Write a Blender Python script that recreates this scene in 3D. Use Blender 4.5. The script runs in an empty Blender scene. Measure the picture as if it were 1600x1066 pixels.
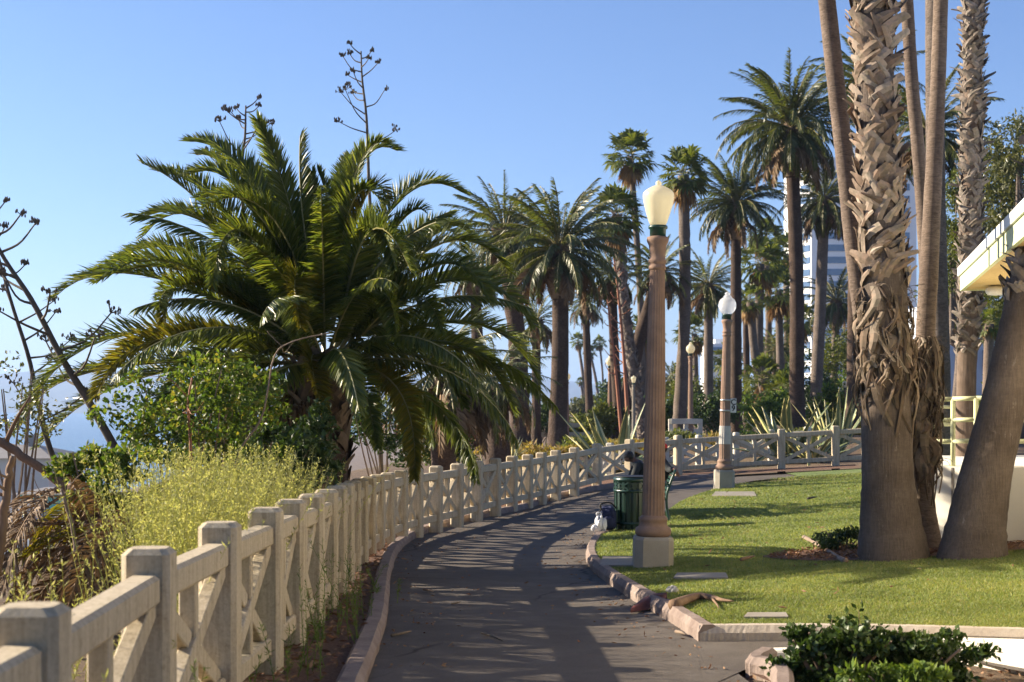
import bpy, math, random
import numpy as np
from mathutils import Vector, Matrix
R = math.radians
rnd = random.Random(7)
nr = np.random.default_rng(11)
sc = bpy.context.scene
col = sc.collection
EYE, FX, CX, HY = 1.7, 2222.2, 800.0, 632.0
GA = 2.399963

# ------------------------------------------------------------------ terrain
def clamp(x, a, b): return a if x < a else b if x > b else x
def sst(a, b, x):
    t = clamp((x-a)/(b-a), 0, 1); return t*t*(3-2*t)
def ip(x, tab):
    return float(np.interp(x, [t[0] for t in tab], [t[1] for t in tab]))
FENCE_LINE = [(-6, 16), (-3, 21), (-1.5, 23.2), (-.3, 27.4), (.94, 31.2), (2.0, 34.2), (4.3, 37.9), (6.9, 36.3), (30, 36.3)]
BLUFF = [(-20, -3.2), (0, -3.2), (8, -3.7), (12, -4.6), (16, -6.2), (22, -6.8), (30, -4.0), (45, -1.9), (90, -3.2), (200, -6), (600, -16), (1500, -45), (9000, -250)]
def G(X, Y):
    z = -.42*sst(5, 24, Y) + .06*clamp(X-.5, 0, 11)*sst(7.5, 13, Y)
    z += .6*sst(4.6, 9.5, Y-ip(X, FENCE_LINE))*(1-.9*sst(48, 75, Y))
    d = ip(Y, BLUFF) - X
    if d > 0: z -= min(1.05*d*sst(0, 2.5, d), 25.3+2.5*sst(110, 150, d)+z)
    return z
def P(px, py, Y): return ((px-CX)/FX*Y, Y, EYE+(HY-py)/FX*Y)
def PG(px, py, off=0.):
    lo, hi = 1.5, 400.
    f = lambda Y: EYE+(HY-py)/FX*Y - G((px-CX)/FX*Y, Y) - off
    Y = 2.
    while Y < 400 and f(Y) > 0: Y *= 1.02
    lo, hi = Y/1.02, Y
    for _ in range(40):
        m = (lo+hi)/2
        if f(m) > 0: lo = m
        else: hi = m
    return P(px, py, lo)

# ------------------------------------------------------------------ materials
def nodes(name):
    m = bpy.data.materials.new(name); m.use_nodes = True
    nt = m.node_tree; nt.nodes.clear()
    out = nt.nodes.new('ShaderNodeOutputMaterial')
    b = nt.nodes.new('ShaderNodeBsdfPrincipled')
    nt.links.new(b.outputs[0], out.inputs[0])
    return m, nt, b, out
def ramp(nt, fac, stops):
    r = nt.nodes.new('ShaderNodeValToRGB')
    while len(r.color_ramp.elements) < len(stops): r.color_ramp.elements.new(.5)
    for e, (p, c) in zip(r.color_ramp.elements, stops):
        e.position = p; e.color = (*c, 1)
    nt.links.new(fac, r.inputs[0]); return r.outputs[0]
def noise(nt, scale, detail=5, rough=.6, vec=None, stretch=None):
    n = nt.nodes.new('ShaderNodeTexNoise')
    n.inputs['Scale'].default_value = scale; n.inputs['Detail'].default_value = detail; n.inputs['Roughness'].default_value = rough
    if vec is None:
        g = nt.nodes.new('ShaderNodeNewGeometry'); vec = g.outputs['Position']
    if stretch:
        mp = nt.nodes.new('ShaderNodeMapping'); mp.inputs['Scale'].default_value = stretch
        nt.links.new(vec, mp.inputs[0]); vec = mp.outputs[0]
    nt.links.new(vec, n.inputs['Vector']); return n.outputs['Fac']
def mix(nt, a, b, fac, mode='MIX'):
    m = nt.nodes.new('ShaderNodeMix'); m.data_type = 'RGBA'; m.blend_type = mode
    for s, v in ((6, a), (7, b), (0, fac)):
        if isinstance(v, (int, float)): m.inputs[s].default_value = v
        elif isinstance(v, tuple): m.inputs[s].default_value = (*v, 1)
        else: nt.links.new(v, m.inputs[s])
    return m.outputs[2]
def bump(nt, b, h, strength=.5, dist=.02):
    n = nt.nodes.new('ShaderNodeBump'); n.inputs['Strength'].default_value = strength; n.inputs['Distance'].default_value = dist
    nt.links.new(h, n.inputs['Height']); nt.links.new(n.outputs[0], b.inputs['Normal'])
def solid(name, c1, c2, scale=8, rough=.8, bumps=.4, bdist=.01, bscale=60, spec=.3, metal=0, stretch=None, fine=.35):
    """two-tone weathered surface: broad blotches, fine grain, grain bump"""
    m, nt, b, out = nodes(name)
    n1 = noise(nt, scale, 6, .65, stretch=stretch); n2 = noise(nt, bscale, 4, .7, stretch=stretch)
    c = ramp(nt, n1, [(.32, c1), (.68, c2)])
    d = ramp(nt, n2, [(.3, (.55, .55, .55)), (.65, (1, 1, 1))])
    nt.links.new(mix(nt, c, d, fine, 'MULTIPLY'), b.inputs['Base Color'])
    b.inputs['Roughness'].default_value = rough; b.inputs['Specular IOR Level'].default_value = spec; b.inputs['Metallic'].default_value = metal
    if bumps: bump(nt, b, n2, bumps, bdist)
    return m
def leaf(name, cols, trans=.35, rough=.45, spec=.4, tcol=None, nscale=None):
    """leaf surface: hue differs from leaf to leaf; thin, so light passes through"""
    m, nt, b, out = nodes(name)
    g = nt.nodes.new('ShaderNodeNewGeometry')
    n = len(cols)
    c = ramp(nt, g.outputs['Random Per Island'], [(i/max(1, n-1), k) for i, k in enumerate(cols)])
    if nscale:
        c = mix(nt, c, ramp(nt, noise(nt, nscale, 3), [(.3, (.5, .55, .5)), (.52, (.95, .95, .95)), (.72, (1.3, 1.15, 1.1))]), .8, 'MULTIPLY')
    nt.links.new(c, b.inputs['Base Color'])
    b.inputs['Roughness'].default_value = rough; b.inputs['Specular IOR Level'].default_value = spec
    t = nt.nodes.new('ShaderNodeBsdfTranslucent')
    nt.links.new(mix(nt, c, tcol or (1.6, 1.55, .7), 1., 'MULTIPLY'), t.inputs[0])
    mx = nt.nodes.new('ShaderNodeMixShader'); mx.inputs[0].default_value = trans
    nt.links.new(b.outputs[0], mx.inputs[1]); nt.links.new(t.outputs[0], mx.inputs[2]); nt.links.new(mx.outputs[0], out.inputs[0])
    return m
M = {}
M['palm_leaf'] = leaf('palm_leaf', [(.052, .082, .015), (.10, .13, .02), (.165, .18, .033), (.07, .108, .022)], .42, .38, .55)
M['palm_yellow'] = leaf('palm_yellow', [(.12, .12, .012), (.20, .16, .015), (.10, .12, .015)], .42, .42, .45)
M['palm_far'] = leaf('palm_far', [(.04, .06, .016), (.075, .09, .02), (.11, .12, .032), (.05, .075, .022)], .3, .42, .5)
M['palm_dead'] = leaf('palm_dead', [(.10, .06, .035), (.17, .11, .06), (.24, .17, .10), (.13, .08, .045)], .15, .7, .2, (1.2, 1, .7))
M['fan_leaf'] = leaf('fan_leaf', [(.05, .075, .018), (.09, .115, .025), (.14, .15, .04)], .35, .45, .45)
M['fan_dead'] = leaf('fan_dead', [(.22, .14, .06), (.32, .2, .08), (.16, .1, .05)], .2, .7, .2, (1.2, 1, .7))
M['rachis'] = solid('rachis', (.25, .23, .08), (.37, .34, .15), 5, .45, .1, spec=.5)
M['rachis_far'] = solid('rachis_far', (.16, .15, .05), (.24, .2, .09), 5, .5, 0)
M['rachis_dead'] = solid('rachis_dead', (.2, .12, .06), (.3, .19, .1), 5, .7, .1)
M['bush_leaf'] = leaf('bush_leaf', [(.04, .08, .014), (.07, .125, .02), (.13, .18, .03), (.055, .10, .018), (.24, .22, .045)], .4, .5, .25)
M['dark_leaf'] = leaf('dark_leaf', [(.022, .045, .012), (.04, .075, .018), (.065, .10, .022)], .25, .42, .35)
M['hedge_leaf'] = leaf('hedge_leaf', [(.05, .075, .016), (.09, .11, .022), (.14, .15, .03), (.06, .085, .022)], .35, .5, .35)
M['gum_leaf'] = leaf('gum_leaf', [(.035, .05, .018), (.075, .085, .03), (.13, .13, .04), (.055, .07, .022)], .3, .4, .45)
M['weed'] = leaf('weed', [(0.281, 0.297, 0.119), (0.357, 0.365, 0.17), (0.408, 0.399, 0.212), (0.255, 0.297, 0.119)], .4, .6, .25)
M['green_weed'] = leaf('green_weed', [(.06, .11, .022), (.10, .16, .03), (.15, .2, .05)], .4, .55, .3)
M['ochre_leaf'] = leaf('ochre_leaf', [(.22, .17, .04), (.3, .22, .06), (.17, .16, .04), (.32, .19, .07)], .35, .6, .3)
M['litter'] = leaf('litter', [(.13, .06, .035), (.22, .11, .06), (.3, .19, .11), (.1, .055, .035)], .1, .8, .2, (1.2, 1, .7))
M['grass'] = leaf('grass', [(0.133, 0.185, 0.0555), (0.185, 0.233, 0.0703), (0.244, 0.27, 0.0962), (0.155, 0.207, 0.0629), (0.311, 0.281, 0.141)], .36, .55, .25, nscale=.9)
M['twig'] = solid('twig', (.16, .11, .08), (.3, .23, .17), 6, .8, .4, .004, 80)
M['stalk'] = solid('stalk', (.07, .06, .05), (.14, .115, .09), 6, .8, .3, .004, 40)
M['stalk_red'] = solid('stalk_red', (.26, .10, .06), (.34, .15, .08), 3, .6, .2)
M['stalk_green'] = solid('stalk_green', (.17, .19, .07), (.26, .25, .1), 3, .6, .2)
M['limb'] = solid('limb', (.16, .10, .065), (.26, .17, .11), 5, .85, .6, .01, 40, stretch=(1, 1, .3))
m, nt, b, out = nodes('fence'); M['fence'] = m      # cast concrete: blotches, run-off streaks, pitting
n1 = noise(nt, 2.2, 6, .65); n2 = noise(nt, 55, 5, .75); n3 = noise(nt, 9, 5, .7, stretch=(3, 3, .22)); n4 = noise(nt, 16, 6, .7)
c = ramp(nt, n1, [(.3, (.52, .435, .30)), (.7, (0.544, 0.468, 0.344))])
c = mix(nt, c, ramp(nt, n3, [(.36, (.55, .52, .47)), (.56, (1, 1, 1))]), .6, 'MULTIPLY')
c = mix(nt, c, ramp(nt, n4, [(.28, (.5, .47, .42)), (.42, (1, 1, 1))]), .7, 'MULTIPLY')
c = mix(nt, c, ramp(nt, n2, [(.3, (.6, .58, .55)), (.6, (1.04, 1.04, 1.03))]), .55, 'MULTIPLY')
nt.links.new(c, b.inputs['Base Color']); b.inputs['Roughness'].default_value = .85; b.inputs['Specular IOR Level'].default_value = .25; bump(nt, b, n2, .5, .006)
M['white_fence'] = solid('white_fence', (0.495, 0.468, 0.396), (0.612, 0.585, 0.504), 3, .8, .2, .004, 50)
M['lamp_stone'] = solid('lamp_stone', (0.221, 0.14, 0.0978), (0.315, 0.208, 0.149), 5, .8, .35, .004, 120)
M['plinth'] = solid('plinth', (0.302, 0.274, 0.223), (0.374, 0.342, 0.288), 3, .8, .25, .004, 90)
M['patch'] = solid('patch', (0.45, 0.427, 0.39), (0.525, 0.503, 0.465), 5, .8, .2)
M['green_metal'] = solid('green_metal', (.012, .045, .034), (.02, .065, .05), 9, .35, .1, .002, 60, spec=.5)
M['can_green'] = solid('can_green', (.007, .03, .022), (.012, .042, .031), 7, .3, .08, .002, 50, spec=.6)
M['black_bag'] = solid('black_bag', (.008, .008, .01), (.02, .02, .022), 9, .5, .3, .01, 30)
M['steel'] = solid('steel', (.45, .45, .44), (.6, .6, .58), 9, .35, .1, metal=.7)
M['sign_white'] = solid('sign_white', (.7, .69, .66), (.78, .77, .74), 12, .6, .0)
M['ink'] = solid('ink', (.015, .015, .015), (.03, .03, .03), 9, .6, 0)
M['navy'] = solid('navy', (.008, .013, .05), (.014, .022, .075), 8, .75, .5, .01, 25)
M['white_bag'] = solid('white_bag', (.6, .62, .68), (.75, .76, .8), 9, .45, .3, .02, 14)
M['black_strap'] = solid('black_strap', (.01, .01, .012), (.02, .02, .022), 9, .6, .2)
M['skin'] = solid('skin', (.20, .10, .06), (.25, .13, .085), 12, .5, .1, .001)
M['dark_skin'] = solid('dark_skin', (.12, .065, .04), (.15, .085, .055), 12, .5, .1, .001)
M['hair'] = solid('hair', (.008, .006, .005), (.02, .014, .011), 60, .5, .5, .01, 90)
M['red_cap'] = solid('red_cap', (.5, .02, .02), (.6, .03, .025), 8, .8, .2)
M['dark_jacket'] = solid('dark_jacket', (.022, .026, .028), (.04, .045, .046), 8, .85, .3)
M['white_shirt'] = solid('white_shirt', (.68, .7, .74), (.76, .78, .8), 8, .85, .2)
M['jeans'] = solid('jeans', (.03, .045, .09), (.05, .07, .12), 10, .85, .3)
M['white_wall'] = solid('white_wall', (.72, .68, .58), (.8, .76, .67), 1.6, .85, .15, .004, 70, fine=.15)
M['kerb_pink'] = solid('kerb_pink', (0.184, 0.136, 0.116), (0.296, 0.236, 0.204), 4, .88, .7, .012, 30)
M['kerb_pale'] = solid('kerb_pale', (0.39, 0.323, 0.255), (0.495, 0.435, 0.36), 3, .85, .5, .008, 50)
M['slab'] = solid('slab', (0.234, 0.208, 0.176), (0.299, 0.273, 0.234), 3, .85, .4, .004, 90)
M['pale_green'] = solid('pale_green', (.56, .58, .34), (.64, .66, .42), 3, .55, .15, .003, 40)
M['fascia'] = solid('fascia', (.58, .64, .38), (.66, .7, .46), 2, .6, .1, fine=.15)
M['roof_white'] = solid('roof_white', (.74, .75, .72), (.82, .82, .79), 2, .6, .1, fine=.15)
M['soffit'] = solid('soffit', (.56, .40, .17), (.66, .5, .24), 3, .7, .15, stretch=(1, .2, 1))
M['pavilion_wall'] = solid('pavilion_wall', (.84, .77, .62), (.88, .82, .68), 1.5, .85, .2, .004, 60, fine=.1)
M['stucco'] = solid('stucco', (.62, .57, .46), (.7, .65, .55), 2, .85, .3, .004, 60)
M['tower_white'] = solid('tower_white', (.74, .74, .73), (.8, .8, .79), .2, .6, 0, fine=.05)
M['tower_glass'] = solid('tower_glass', (.05, .10, .2), (.09, .16, .28), .25, .12, 0, spec=.8, fine=.2)
M['blue_wall'] = solid('blue_wall', (.45, .5, .58), (.52, .56, .63), .3, .8, 0, fine=.1)
M['house_wall'] = solid('house_wall', (.55, .52, .48), (.62, .59, .55), .1, .85, 0, fine=.1)
M['house_roof'] = solid('house_roof', (.20, .19, .18), (.27, .25, .24), .3, .85, 0)
M['turquoise'] = solid('turquoise', (.12, .5, .48), (.16, .58, .55), .3, .5, 0)
M['blue_roof'] = solid('blue_roof', (.22, .27, .33), (.3, .35, .4), .6, .6, .2, .02, 4)
M['red_husk'] = solid('red_husk', (.10, .025, .018), (.2, .06, .035), 9, .6, .6, .01, 40)
M['stone'] = solid('stone', (.3, .29, .28), (.4, .39, .37), 20, .9, .5)

def globe_mat(name, colr, trans, sss_col, rough):
    m, nt, b, out = nodes(name)
    b.inputs['Base Color'].default_value = (*colr, 1); b.inputs['Roughness'].default_value = rough
    t = nt.nodes.new('ShaderNodeBsdfTranslucent'); t.inputs[0].default_value = (*sss_col, 1)
    mx = nt.nodes.new('ShaderNodeMixShader'); mx.inputs[0].default_value = trans
    n = noise(nt, 9, 4)
    nt.links.new(ramp(nt, n, [(.3, tuple(k*.86 for k in colr)), (.7, colr)]), b.inputs['Base Color'])
    nt.links.new(b.outputs[0], mx.inputs[1]); nt.links.new(t.outputs[0], mx.inputs[2]); nt.links.new(mx.outputs[0], out.inputs[0])
    return m
M['globe_cream'] = globe_mat('globe_cream', (.84, .79, .62), .5, (.92, .86, .68), .3)
m, nt, b, out = nodes('globe_clear'); M['globe_clear'] = m
b.inputs['Base Color'].default_value = (.9, .92, .93, 1); b.inputs['Roughness'].default_value = .18
b.inputs['Transmission Weight'].default_value = .75; b.inputs['IOR'].default_value = 1.12
t = nt.nodes.new('ShaderNodeBsdfTranslucent'); t.inputs[0].default_value = (.9, .9, .9, 1)
mx = nt.nodes.new('ShaderNodeMixShader'); mx.inputs[0].default_value = .35
nt.links.new(b.outputs[0], mx.inputs[1]); nt.links.new(t.outputs[0], mx.inputs[2]); nt.links.new(mx.outputs[0], out.inputs[0])

# asphalt, lawn soil, earth
m, nt, b, out = nodes('asphalt'); M['asphalt'] = m
n1 = noise(nt, .5, 5); n2 = noise(nt, 140, 3, .8); n3 = noise(nt, 3.2, 6)
c = ramp(nt, n1, [(.3, (.10, .088, .078)), (.7, (.14, .124, .11))])
c = mix(nt, c, ramp(nt, n3, [(.42, (.72, .66, .6)), (.62, (1.08, 1.05, 1))]), .5, 'MULTIPLY')
c = mix(nt, c, ramp(nt, n2, [(.35, (.45, .45, .45)), (.5, (1, 1, 1)), (.72, (1.7, 1.6, 1.5))]), .75, 'MULTIPLY')
vo = nt.nodes.new('ShaderNodeTexVoronoi'); vo.feature = 'DISTANCE_TO_EDGE'; vo.inputs['Scale'].default_value = .55
gg = nt.nodes.new('ShaderNodeNewGeometry'); wn = nt.nodes.new('ShaderNodeTexNoise'); wn.inputs['Scale'].default_value = 2.2; wn.inputs['Detail'].default_value = 6
nt.links.new(gg.outputs['Position'], wn.inputs['Vector']); nt.links.new(mix(nt, gg.outputs['Position'], wn.outputs['Color'], .22), vo.inputs['Vector'])
ck = ramp(nt, vo.outputs['Distance'], [(.0, (.35, .33, .31)), (.007, (.6, .58, .56)), (.012, (1, 1, 1))])
c = mix(nt, c, ck, ramp(nt, noise(nt, .45, 2), [(.48, (0, 0, 0)), (.6, (1, 1, 1))]), 'MULTIPLY')
c = mix(nt, c, (.17, .12, .085), ramp(nt, noise(nt, 1.4, 7, .75), [(.6, (0, 0, 0)), (.78, (.55, .55, .55))]))
nt.links.new(c, b.inputs['Base Color']); b.inputs['Roughness'].default_value = .85; b.inputs['Specular IOR Level'].default_value = .25
bump(nt, b, n2, .8, .008)
m, nt, b, out = nodes('lawn_soil'); M['lawn_soil'] = m
n1 = noise(nt, .7, 5); n2 = noise(nt, 60, 4, .75)
c = ramp(nt, n1, [(.3, (.11, .165, .045)), (.55, (.165, .215, .06)), (.8, (.27, .25, .11))])
c = mix(nt, c, ramp(nt, n2, [(.35, (.5, .55, .4)), (.6, (1.1, 1.1, 1.))]), .7, 'MULTIPLY')
nt.links.new(c, b.inputs['Base Color']); b.inputs['Roughness'].default_value = .9; bump(nt, b, n2, .9, .03)
m, nt, b, out = nodes('earth'); M['earth'] = m
n1 = noise(nt, .35, 6); n2 = noise(nt, 25, 6, .75)
c = ramp(nt, n1, [(.3, (.12, .08, .05)), (.55, (.19, .13, .08)), (.75, (.13, .12, .05))])
c = mix(nt, c, ramp(nt, n2, [(.35, (.4, .38, .35)), (.65, (1.2, 1.15, 1.1))]), .7, 'MULTIPLY')
nt.links.new(c, b.inputs['Base Color']); b.inputs['Roughness'].default_value = .95; bump(nt, b, n2, 1., .05)
m, nt, b, out = nodes('mulch'); M['mulch'] = m
n1 = noise(nt, 6, 5); n2 = noise(nt, 45, 5, .8)
c = ramp(nt, n2, [(.3, (.05, .025, .018)), (.5, (.15, .075, .045)), (.7, (.27, .17, .1))])
nt.links.new(c, b.inputs['Base Color']); b.inputs['Roughness'].default_value = .95; bump(nt, b, n2, 1., .03)
def bark(name, c1, c2, ring=38, stretch=(1, 1, 6), vert=False, bs=.9, bd=.02):
    m, nt, b, out = nodes(name)
    n1 = noise(nt, 2.2, 5); n2 = noise(nt, ring*.35, 5, .7, stretch=stretch)
    n3 = noise(nt, 16, 6, .75, stretch=(4, 4, .22) if vert else (1, 1, 1.5))
    c = ramp(nt, n1, [(.3, c1), (.7, c2)])
    c = mix(nt, c, ramp(nt, n2, [(.35, (.5, .48, .46)), (.6, (1.1, 1.08, 1.05))]), .28 if vert else .75, 'MULTIPLY')
    if vert: c = mix(nt, c, (.42, .385, .35), ramp(nt, noise(nt, 7, 8, .8, stretch=(1.6, 1.6, .5)), [(.6, (0, 0, 0)), (.68, (.5, .5, .5))]))
    c = mix(nt, c, ramp(nt, n3, [(.3, (.45, .42, .4)), (.6, (1.15, 1.1, 1.1))]), .6, 'MULTIPLY')
    nt.links.new(c, b.inputs['Base Color']); b.inputs['Roughness'].default_value = .9; b.inputs['Specular IOR Level'].default_value = .2
    h = mix(nt, n2, n3, .85 if vert else .5)
    bump(nt, b, h, bs, bd); return m
M['bark_smooth'] = bark('bark_smooth', (0.144, 0.112, 0.092), (0.216, 0.172, 0.14))
M['bark_base'] = bark('bark_base', (0.0975, 0.0765, 0.0615), (0.18, 0.146, 0.12), 30, (1, 1, 4), True, 1., .03)
M['bark_dark'] = bark('bark_dark', (.06, .043, .033), (.11, .078, .06), 34, (1, 1, 2), False, 1., .05)
M['bark_grey'] = bark('bark_grey', (0.128, 0.106, 0.0892), (0.212, 0.178, 0.153), 34, (1, 1, 3), False, 1., .05)
M['bark_boot'] = bark('bark_boot', (0.119, 0.0875, 0.0665), (0.196, 0.15, 0.115), 20, (1, 1, 1), True, .8, .015)
M['boot'] = leaf('boot', [(0.133, 0.0897, 0.0624), (0.257, 0.195, 0.148), (0.359, 0.296, 0.238), (0.195, 0.14, 0.101), (0.312, 0.25, 0.195)], .02, .8, .2, nscale=14)
M['boot_grey'] = leaf('boot_grey', [(0.136, 0.112, 0.092), (0.216, 0.18, 0.152), (0.304, 0.256, 0.216)], .02, .8, .2, nscale=14)
M['husk'] = leaf('husk', [(0.0675, 0.0465, 0.033), (0.135, 0.0975, 0.0675), (0.21, 0.158, 0.112), (0.262, 0.214, 0.165)], .05, .8, .2, nscale=9)
# striped agave leaf: green heart, cream margins (runs across the leaf via UV)
m, nt, b, out = nodes('agave_leaf'); M['agave_leaf'] = m
uv = nt.nodes.new('ShaderNodeUVMap'); sp = nt.nodes.new('ShaderNodeSeparateXYZ'); nt.links.new(uv.outputs[0], sp.inputs[0])
c = ramp(nt, sp.outputs[0], [(.0, (.52, .47, .2)), (.2, (.5, .46, .2)), (.27, (.09, .13, .055)), (.5, (.12, .165, .085)), (.73, (.09, .13, .055)), (.8, (.5, .46, .2))])
c = mix(nt, c, ramp(nt, noise(nt, 12, 4), [(.3, (.7, .7, .7)), (.7, (1.1, 1.1, 1.1))]), .6, 'MULTIPLY')
nt.links.new(c, b.inputs['Base Color']); b.inputs['Roughness'].default_value = .45
# sea
m, nt, b, out = nodes('sea'); M['sea'] = m
n1 = noise(nt, .02, 6, .7, stretch=(1, 3, 1)); n2 = noise(nt, .35, 4)
c = ramp(nt, n1, [(.35, (.03, .07, .12)), (.62, (.06, .12, .18)), (.72, (.5, .55, .6))])
nt.links.new(c, b.inputs['Base Color']); b.inputs['Roughness'].default_value = .25; bump(nt, b, n2, .4, .6)
M['hill'] = solid('hill', (.08, .085, .06), (.14, .125, .09), .004, .95, 0, fine=.0)
M['sand'] = solid('sand', (.4, .34, .26), (.48, .42, .33), .05, .95, 0)

# ------------------------------------------------------------------ mesh builder
class MB:
    def __init__(s): s.v = []; s.f = []; s.m = []; s.n = 0; s.uv = None
    def add(s, V, F, mi=0):
        V = np.asarray(V, float).reshape(-1, 3); o = s.n; s.v.append(V); s.n += len(V)
        s.f.extend([tuple(i+o for i in f) for f in F]); s.m.extend([mi]*len(F))
    def addn(s, V, F, mi=0):      # F is an int array of equal-sized faces
        o = s.n; s.v.append(np.asarray(V, float).reshape(-1, 3)); s.n += len(s.v[-1])
        F = (np.asarray(F)+o).tolist(); s.f.extend(F); s.m.extend([mi]*len(F))
    def box(s, c, size, rot=None, mi=0, bev=0., taper=1.):
        hx, hy, hz = [k/2 for k in size]
        if bev:
            V = []
            for z, k in ((-hz, bev), (-hz+bev, 0), (hz-bev, 0), (hz, bev)):
                a, d = hx-k, hy-k
                e = bev*.5 if bev < .02 else bev*1.1
                V += [(-a+e, -d, z), (a-e, -d, z), (a, -d+e, z), (a, d-e, z), (a-e, d, z), (-a+e, d, z), (-a, d-e, z), (-a, -d+e, z)]
            F = [tuple(range(7, -1, -1)), tuple(range(24, 32))]
            for l in range(3):
                for i in range(8): j = (i+1) % 8; F.append((l*8+i, l*8+j, l*8+8+j, l*8+8+i))
        else:
            t = taper
            V = [(-hx, -hy, -hz), (hx, -hy, -hz), (hx, hy, -hz), (-hx, hy, -hz), (-hx*t, -hy*t, hz), (hx*t, -hy*t, hz), (hx*t, hy*t, hz), (-hx*t, hy*t, hz)]
            F = [(3, 2, 1, 0), (4, 5, 6, 7), (0, 1, 5, 4), (1, 2, 6, 5), (2, 3, 7, 6), (3, 0, 4, 7)]
        V = np.array(V)
        if rot is not None: V = V @ np.array(rot.to_3x3() if hasattr(rot, 'to_3x3') else rot).T
        s.add(V+np.array(c), F, mi)
    def bar(s, a, b, w, h, mi=0, up=(0, 0, 1), bev=0.):
        a, b = Vector(a), Vector(b); d = b-a; L = d.length; d.normalize()
        u = Vector(up); x = d.cross(u)
        if x.length < 1e-4: x = Vector((1, 0, 0))
        x.normalize(); z = x.cross(d)
        s.box((a+b)/2, (w, L, h), Matrix((x, d, z)).transposed(), mi, bev)
    def tube(s, pts, rad, n=8, mi=0, cap=True, flute=None):
        pts = np.asarray(pts, float); k = len(pts)
        rad = np.full(k, rad) if np.isscalar(rad) else np.asarray(rad, float)
        T = np.gradient(pts, axis=0); T /= np.linalg.norm(T, axis=1)[:, None]+1e-9
        ref = np.array((1., 0, 0)) if abs(T[0][0]) < .9 else np.array((0, 1., 0))
        V = []
        a = np.arange(n)*2*math.pi/n
        fl = np.ones(n) if flute is None else flute
        for i in range(k):
            A = ref-T[i]*ref.dot(T[i]); A /= np.linalg.norm(A); B = np.cross(T[i], A); ref = A
            V.append(pts[i]+rad[i]*fl[:, None]*(np.cos(a)[:, None]*A+np.sin(a)[:, None]*B))
        V = np.concatenate(V)
        F = [(i*n+j, i*n+(j+1) % n, (i+1)*n+(j+1) % n, (i+1)*n+j) for i in range(k-1) for j in range(n)]
        if cap: F += [tuple(range(n-1, -1, -1)), tuple(range((k-1)*n, k*n))]
        s.add(V, F, mi)
    def lathe(s, prof, n=32, c=(0, 0, 0), mi=0, fl=None):
        V = []
        a = np.arange(n)*2*math.pi/n
        for r, z in prof:
            q = r*(np.ones(n) if fl is None else fl(a, r, z))
            V.append(np.stack([c[0]+q*np.cos(a), c[1]+q*np.sin(a), np.full(n, c[2]+z)], 1))
        k = len(prof)
        F = [(i*n+j, i*n+(j+1) % n, (i+1)*n+(j+1) % n, (i+1)*n+j) for i in range(k-1) for j in range(n)]
        F += [tuple(range(n-1, -1, -1)), tuple(range((k-1)*n, k*n))]
        s.add(np.concatenate(V), F, mi)
    def build(s, name, mats, parent=None, smooth=False, kind=None, loc=None):
        V = np.concatenate(s.v) if s.v else np.zeros((0, 3))
        org = np.array(ORG(parent)) if parent is not None else (np.array(loc) if loc is not None else np.zeros(3))
        me = bpy.data.meshes.new(name)
        me.from_pydata((V-org).tolist(), [], s.f)
        mats = mats if isinstance(mats, (list, tuple)) else [mats]
        for k in mats: me.materials.append(M[k])
        if len(mats) > 1: me.polygons.foreach_set('material_index', s.m)
        if smooth: me.polygons.foreach_set('use_smooth', [True]*len(me.polygons))
        if s.uv is not None:
            l = me.uv_layers.new(name='UVMap'); l.data.foreach_set('uv', np.asarray(s.uv, float).ravel())
        o = bpy.data.objects.new(name, me); col.objects.link(o)
        if parent is not None: o.parent = parent
        elif loc is not None: o.location = loc
        if kind: o['kind'] = kind
        return o
_org = {}
def ORG(o):
    p = np.zeros(3)
    while o is not None:
        p = p+np.array(_org.get(o.name, o.location)); o = o.parent
    return p
def tag(o, label, cat, group=None):
    o['label'] = label; o['category'] = cat
    if group: o['group'] = group
    return o
def thing(name, label, cat, loc, group=None):
    o = bpy.data.objects.new(name, None); col.objects.link(o); o.location = loc; o.empty_display_size = .2
    return tag(o, label, cat, group)
def spline(pts, n):
    """Catmull-Rom through pts"""
    p = np.asarray(pts, float); p = np.vstack([2*p[0]-p[1], p, 2*p[-1]-p[-2]]); k = len(p)-3
    out = []
    for t in np.linspace(0, k-1e-6, n):
        i = int(t); u = t-i; a, b, c, d = p[i:i+4]
        out.append(.5*((2*b)+(-a+c)*u+(2*a-5*b+4*c-d)*u*u+(-a+3*b-3*c+d)*u**3))
    return np.array(out)
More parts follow.
